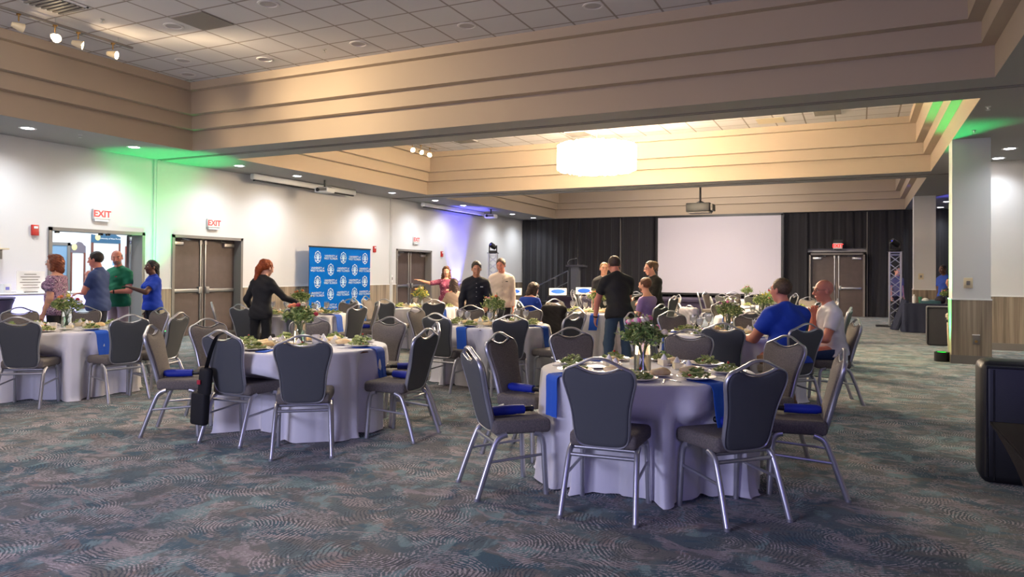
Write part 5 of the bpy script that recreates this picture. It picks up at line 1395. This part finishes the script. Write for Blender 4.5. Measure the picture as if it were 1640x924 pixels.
    sdf_mesh('shirt', P_, sm, r, max(vox, .0085), cuts=[(T((0, 0, shirt[2])), dn)] + ([] if collar else [(T((0, .0, .478)), up)]), wrinkle=.0035, wscale=16, seed=len(label))
    if buttons:
        e = MB(); fy = lambda z: (.112 * (.4 + .6 * g) if z > .24 else .112 * g + belly) + .0165
        for z in np.arange(.42, .02 if shirt[1] == 'long' else .30, -.075): e.ell(T((0, fy(z) - .10 * max(0, z - .36), z)), (.0055, .003, .0055), 8, 5)
        e.build('buttons', M['ceramic'] if sum(shirt[0]) < 300 else M['frame_grey'], r)
    if logo: MB().box(-.022, 0, -.007, .022, .003, .007).build('chest_logo', M[logo[0]], r, smooth=False).matrix_local = Matrix.Translation(Vector(T((logo[1], .115 * (.4 + .6 * g) + .018, .36))))
    pm = mat('trousers_' + '_'.join(map(str, pants)), pants, .85, bump=(180, .15))
    sdf_mesh('trousers', [grow(tor[0], .010 * s), RE((0, -.0, .04), (.150 * gx * (.7 + .3 * g), .120 * g, .08))] + pants_p, pm, r, max(vox, .009), cuts=[(T((0, 0, -.03 if shirt[2] < -.05 and not seat else .03)), up)], wrinkle=.003, wscale=13, seed=3)
    sh_m = mat('shoe_%d' % shoes[0], shoes, .5)
    for p in shoes_p: sdf_mesh('shoe', p, sh_m, r, .009)
    if extra: extra(r, T, s, wr, sm)
    return r

# materials with printed patterns
def print_mat(name, a, b, c=None, sc=60):
    m = mat(name, a, .85); nt = m.node_tree; bs = nt.nodes['Principled BSDF']; tc = N(nt, 'ShaderNodeTexCoord')
    v = N(nt, 'ShaderNodeTexNoise', Scale=sc, Detail=2.); nt.links.new(tc.outputs['Object'], v.inputs['Vector'])
    rr = N(nt, 'ShaderNodeValToRGB'); rr.color_ramp.interpolation = 'CONSTANT'; e = rr.color_ramp.elements
    e[0].position = 0; e[0].color = srgb(*a); e[1].position = .52; e[1].color = srgb(*b)
    if c: q = e.new(.62); q.color = srgb(*c)
    nt.links.new(v.outputs['Fac'], rr.inputs['Fac']); nt.links.new(rr.outputs['Color'], bs.inputs['Base Color']); return m
floral = print_mat('floral_blouse', (176, 140, 164), (96, 70, 96), (222, 206, 214), 34)
plum = print_mat('plum_print', (138, 58, 88), (96, 40, 64), (206, 140, 160), 34)
def face(px, py, qx, qy): return math.atan2(qy - py, qx - px)
RT = YAW   # world angle of camera right axis
RIGHT, LEFT, AWAY, TOWARD = RT, RT + PI, RT + PI / 2, RT - PI / 2

def ruffles(r, T, s, wr, sm):
    for sg in (-1, 1):
        P_ = []
        for k in range(3):
            c = T((sg * (.175 + .022 * k), 0, .43 - .062 * k)); P_ += [ell_(c, np.array((.078 - .004 * k, .078, .022)) * s, rot('Y', sg * .5), .008)]
        sdf_mesh('ruffled_sleeve', P_, sm, r, .008, wrinkle=.006, wscale=30)
def phone(loc_i, cm='black'):
    def f(r, T, s, wr, sm):
        W, fdir, nrm, th = wr[loc_i]; p = W + fdir * .09 * s + nrm * .025
        MB().box(-.035, -.006, -.05, .035, .006, .05, c=.003).build('phone', M[cm], r).location = tuple(p)
    return f
def watch(i):
    def f(r, T, s, wr, sm):
        W, fd, nm, th = wr[i]; q = Vector(fd).to_track_quat('Z', 'Y').to_matrix()
        o = MB().lathe([(.031, -.012), (.034, -.01), (.034, .01), (.031, .012)], 18, R=q, cap=False).build('wrist_watch', M['black'], r); o.location = tuple(W - fd * .015)
    return f
person('woman in a mauve floral ruffled blouse standing at far left, facing left', -10.80, 6.85, LEFT + .15, 1.68, 1.22, True, hair=('bob', 'auburn', (140, 72, 36)), shirt=((170, 130, 150), 'short', -.14), pants=(22, 22, 30), skin='fair', glasses=True,
       armR=((.15, -.10, -1), (-.05, .55, -.85)), armL=((-.15, .05, -1), (-.0, .35, -1)), collar=False, shirt_m=floral, head=(0, -.02, 0), extra=ruffles)
person('man in a slate-blue polo holding his chin with one hand', -10.85, 7.55, LEFT + .1, 1.75, 1.25, False, hair=('short', 'darkbrown', (40, 28, 22)), shirt=((56, 74, 120), 'short', -.14), pants=(40, 46, 62), skin='ruddy', belly=.03,
       armL=((.15, .50, -.82), (.33, -.02, 1)), armR=((-.05, .35, -1), (-.7, .5, .0)), curlL=1.1, head=(0, .12, 0))
person('bearded man in a green polo holding a phone in the doorway', -11.30, 8.22, TOWARD - .25, 1.80, 1.15, False, hair=('balding', 'greybrown', (90, 76, 66)), shirt=((10, 112, 78), 'short', -.13), pants=(176, 156, 160), skin='ruddy', beard=('greybeard', (128, 116, 108)),
       armR=((.18, .12, -1), (-.62, .75, .12)), armL=((-.22, .10, -1), (.55, .75, -.05)), curlR=1., curlL=.9, head=(.65, .15, .12), glasses=False, logo=('red', -.08), belly=.02, extra=lambda r, T, s, wr, sm: (phone(0)(r, T, s, wr, sm), watch(1)(r, T, s, wr, sm)))
person('woman in a bright blue polo with long braids raising one hand by the doors', -10.75, 8.45, LEFT + .75, 1.63, 1.22, True, hair=('braid', 'black', (26, 22, 24)), shirt=((8, 58, 176), 'short', -.10), pants=(28, 24, 28), skin='dark',
       armR=((.06, .05, -1), (.04, .15, -1)), armL=((-.30, .62, -.55), (.35, .80, .30)), curlL=.5, head=(.25, .0, 0), extra=lambda r, T, s, wr, sm: watch(0)(r, T, s, wr, sm))
person('red-haired woman in black shirt and trousers reaching to a table, seen from behind', -7.93, 8.05, AWAY - .25, 1.64, 1.0, True, hair=('longpony', 'red', (176, 78, 24)), shirt=((28, 28, 32), 'long', -.16), pants=(24, 24, 26), skin='fair', lean=.12,
       armR=((.60, .35, -.75), (.55, .70, -.35)), armL=((-.50, .05, -.85), (.10, .55, -.80)), head=(-.35, .25, 0))
person('woman in a plum patterned blouse stretching one arm out to the left', -8.72, 14.68, TOWARD + .1, 1.60, 1.0, True, hair=('curly', 'honeybrown', (110, 72, 44)), shirt=((138, 58, 88), 'elbow', -.10), pants=(30, 28, 36), shirt_m=plum, collar=False,
       armR=((.95, .15, -.12), (.95, .25, .28)), armL=((-.15, .1, -1), (.40, .75, .25)), curlR=.2, head=(0, .05, 0), vox=.0095)
person('long-haired woman in a grey-beige jacket seated with her back turned', -7.60, 13.15, AWAY + .3, 1.62, 1.0, True, True, hair=('long', 'deepbrown', (62, 42, 34)), shirt=((142, 124, 112), 'long', -.06), pants=(40, 40, 48), lean=.12,
       armR=((.3, .15, -.9), (-.1, .9, -.3)), armL=((-.45, .3, -.85), (.2, .9, -.2)), head=(0, .1, 0), vox=.0095, collar=False)
person('dark-haired man in a buttoned black jacket looking down at the middle table', -5.70, 10.55, TOWARD + .1, 1.66, 1.08, False, hair=('short', 'blackish', (30, 24, 24)), shirt=((22, 24, 36), 'long', -.13), pants=(22, 22, 28), skin='tan', lean=.08,
       armR=((.28, .05, -1), (.05, .2, -1)), armL=((-.22, .25, -.95), (.25, .85, -.45)), head=(0, .30, 0), logo=('white_plastic', -.09), buttons=True)
person('man in a cream white shirt standing before the left truss tower', -6.05, 12.2, TOWARD + .15, 1.74, 1.15, False, hair=('short', 'brownish', (70, 48, 36)), shirt=((222, 208, 194), 'long', -.13), pants=(50, 48, 56), skin='ruddy',
       armR=((.14, .05, -1), (.02, .2, -1)), armL=((-.14, .08, -1), (.0, .3, -1)), head=(-.45, .28, 0), logo=('black', -.08), buttons=True)
person('brown-haired woman in a royal blue top seated with her back turned', -5.30, 11.72, AWAY - .45, 1.60, 1.05, True, True, hair=('chin', 'chestnut', (62, 42, 34)), shirt=((10, 58, 158), 'short', -.06), pants=(30, 30, 44), lean=.30,
       armR=((.15, .5, -.8), (-.1, .9, .0)), armL=((-.15, .5, -.8), (.1, .9, .0)), head=(-.35, .42, 0), collar=False)
person('tall man in a black polo and blue jeans leaning on a table, seen from behind', -2.98, 9.66, AWAY + .15, 1.76, 1.12, False, hair=('crew', 'shortbrown', (74, 54, 42)), shirt=((28, 27, 28), 'short', -.12), pants=(58, 78, 98), skin='ruddy', lean=.30, shoes=(24, 22, 24),
       armR=((.10, .45, -.9), (-.1, .6, -.6)), armL=((-.30, .35, -1), (-.05, .25, -1)), head=(.1, .35, 0), legR=((.05, .10, -1), (.0, -.05, -1)), legL=((-.12, .05, -1), (-.10, -.35, -1)), extra=lambda r, T, s, wr, sm: watch(1)(r, T, s, wr, sm))
person('fair-haired person almost hidden behind the man in the black polo', -4.37, 13.17, TOWARD, 1.68, .95, False, hair=('crew', 'blond', (150, 116, 76)), shirt=((34, 34, 40), 'short', -.1), pants=(40, 40, 50), vox=.011)
person('woman in black with hair pinned up standing behind the seated man', -3.28, 12.78, LEFT + .35, 1.70, 1.10, True, hair=('updo', 'lightbrown', (104, 76, 52)), shirt=((22, 24, 24), 'long', -.14), pants=(20, 20, 22), skin='fair', lean=.10,
       armR=((.1, .30, -.9), (-.1, .95, -.15)), armL=((-.08, .3, -.9), (.1, .95, -.25)), head=(-.05, .18, 0), glasses=True)
x, y, a = CHAIRS[('Te', 3)]
person('young man in a lilac T-shirt seated sideways, looking left', x + .24 * math.cos(a), y + .24 * math.sin(a), a, 1.76, 1.0, False, True, hair=('short', 'gingerbrown', (104, 60, 36)), shirt=((140, 116, 168), 'short', -.06), pants=(60, 62, 80), skin='fair', lean=.10,
       armR=((.05, .40, -.9), (-.2, .95, .15)), armL=((-.1, .25, -.95), (.1, .9, -.1)), head=(.0, .0, 0), collar=False, beard=('gingerbeard', (120, 74, 48)))
x, y, a = CHAIRS[('Tr', 4)]
person('large man in a royal blue polo and khaki trousers seated with his back turned', x + .26 * math.cos(a), y + .26 * math.sin(a), a, 1.84, 1.42, False, True, hair=('crew', 'mousebrown', (96, 72, 50)), shirt=((10, 58, 170), 'short', -.08), pants=(146, 112, 84), skin='ruddy', lean=.16, shoes=(104, 66, 44),
       armR=((.16, .50, -.85), (-.35, .9, .15)), armL=((-.30, .50, -.80), (.15, .95, -.05)), head=(.25, .0, 0), glasses=True, legR=((.25, .95, -.05), (0, -.45, -1)), vox=.0085)
x, y, a = CHAIRS[('Tr', 5)]
person('bald man in a white shirt and blue jeans seated with his hand at his mouth', x + .25 * math.cos(a), y + .25 * math.sin(a), a + .05, 1.80, 1.15, False, True, hair=('none', 'greyfringe', (150, 130, 120)), shirt=((226, 222, 226), 'short', -.06), pants=(38, 56, 92), skin='ruddy', lean=.14, glasses=True,
       armR=((-.10, .50, -.80), (-.33, .02, 1)), armL=((-.12, .35, -.92), (.3, .95, -.1)), curlR=1.0, head=(.15, .05, 0))
person('man with a blue lanyard shirt standing behind the navy table, half hidden', 2.08, 22.95, LEFT + .3, 1.78, 1.0, False, hair=('crew', 'offblack', (28, 22, 20)), shirt=((24, 60, 150), 'short', -.1), pants=(24, 24, 30), skin='dark', vox=.011, head=(.0, .1, 0))
person('dark-haired person in black seated behind the navy table by the green column', 2.17, 22.4, LEFT + .4, 1.68, 1.0, False, True, hair=('short', 'nearblack', (26, 22, 22)), shirt=((24, 24, 28), 'long', -.06), pants=(24, 24, 28), skin='fair', vox=.011, seat_h=.55)
r = thing('stool', 'dark stool hidden behind the navy control table', 'stool', (2.17, 22.4, 0))
MB().lathe([(0, .50), (.17, .50), (.18, .52), (.17, .545), (0, .55)], 20).build('seat', M['black'], r)
for k in range(4): a_ = k * PI / 2 + .6; MB().cyl((.1 * math.cos(a_), .1 * math.sin(a_), .5), (.17 * math.cos(a_), .17 * math.sin(a_), 0), .012).build('leg', M['black'], r)
person('technician partly visible through the right truss tower', 1.02, 25.2, TOWARD + .2, 1.74, 1.0, False, hair=('short', 'darkish', (50, 36, 30)), shirt=((90, 92, 112), 'short', -.1), pants=(30, 30, 34), vox=.011)
# clothing left on chairs
def jacket(k, i, col, label, name='jacket'):
    x, y, a = CHAIRS[(k, i)]; R_ = rot('Z', a - PI / 2); c = np.array([x, y, 0]); Q = lambda p: c + R_ @ np.array(p, float)
    P_ = [cap_(Q((-.17, -.01, .86)), Q((.17, -.01, .86)), .07, None, .04), cap_(Q((-.15, -.035, .80)), Q((-.19, -.05, .45)), .05, .04, .04), cap_(Q((.15, -.035, .80)), Q((.18, -.05, .45)), .05, .04, .04), ell_(Q((0, -.04, .65)), (.18, .05, .24), R_, .05)]
    o = sdf_mesh(name, P_, mat(name + '_%d' % col[0], col, .85, bump=(150, .2)), None, .010, wrinkle=.006, wscale=20); return tag(o, label, 'jacket')
jacket('Te', 1, (26, 22, 26), 'black jacket draped over the chair before the middle back flowers')
jacket('Tf', 0, (206, 200, 204), 'pale grey-white jacket draped over a chair right of the woman in black')
jacket('Th', 5, (44, 40, 60), 'dark blue jacket over a chair back in the far rows')
# ================================================================ room light
area((-4.2, -1.8, 1.5), (-2.4, 5.0, .7), 215, (.66, .66, 1.), 2.4, 1.2)
area((1.2, -.8, 2.2), (-.4, 5.0, .6), 32, (.34, .30, 1.), 1.0, 1.0)
spot((-4.9, 6.0, 4.85), (-4.9, 6.0, 0), 360, (1., .92, .84), 150, 1., .5)
spot((-5.0, 23.8, 4.85), (-5.0, 23.8, 0), 2200, (1., .90, .84), 150, 1., .5)
spot((-2.0, 19.8, 4.6), (-4.9, 28.2, 2.2), 700, (1., .93, .92), 60, .9, .3)
spot((-6.4, 2.0, 3.7), (-7.2, 4.2, 0), 180, WARM, 90, .9, .2)
w = bpy.data.worlds.new('world'); scn.world = w; w.use_nodes = True
w.node_tree.nodes['Background'].inputs['Color'].default_value = (.5, .55, .65, 1); w.node_tree.nodes['Background'].inputs['Strength'].default_value = .02
vs_ = scn.view_settings; scn.display_settings.display_device = 'sRGB'; vs_.view_transform = 'Standard'; vs_.look = 'None'; vs_.gamma = 1; vs_.use_curve_mapping = False; vs_.exposure = 0.25

def point(loc, W, col, r=.25):
    l = bpy.data.lights.new('point', 'POINT'); l.energy = W; l.color = col; l.shadow_soft_size = r
    o = bpy.data.objects.new('point', l); COL.objects.link(o); o.location = loc
point((-8.4, 3.9, 4.55), 110, (1., .90, .80)); point((-5.0, 24.0, 4.4), 420, (1., .88, .76), .5)  # unseen fill lamps added to brighten the near tray and the rear tray
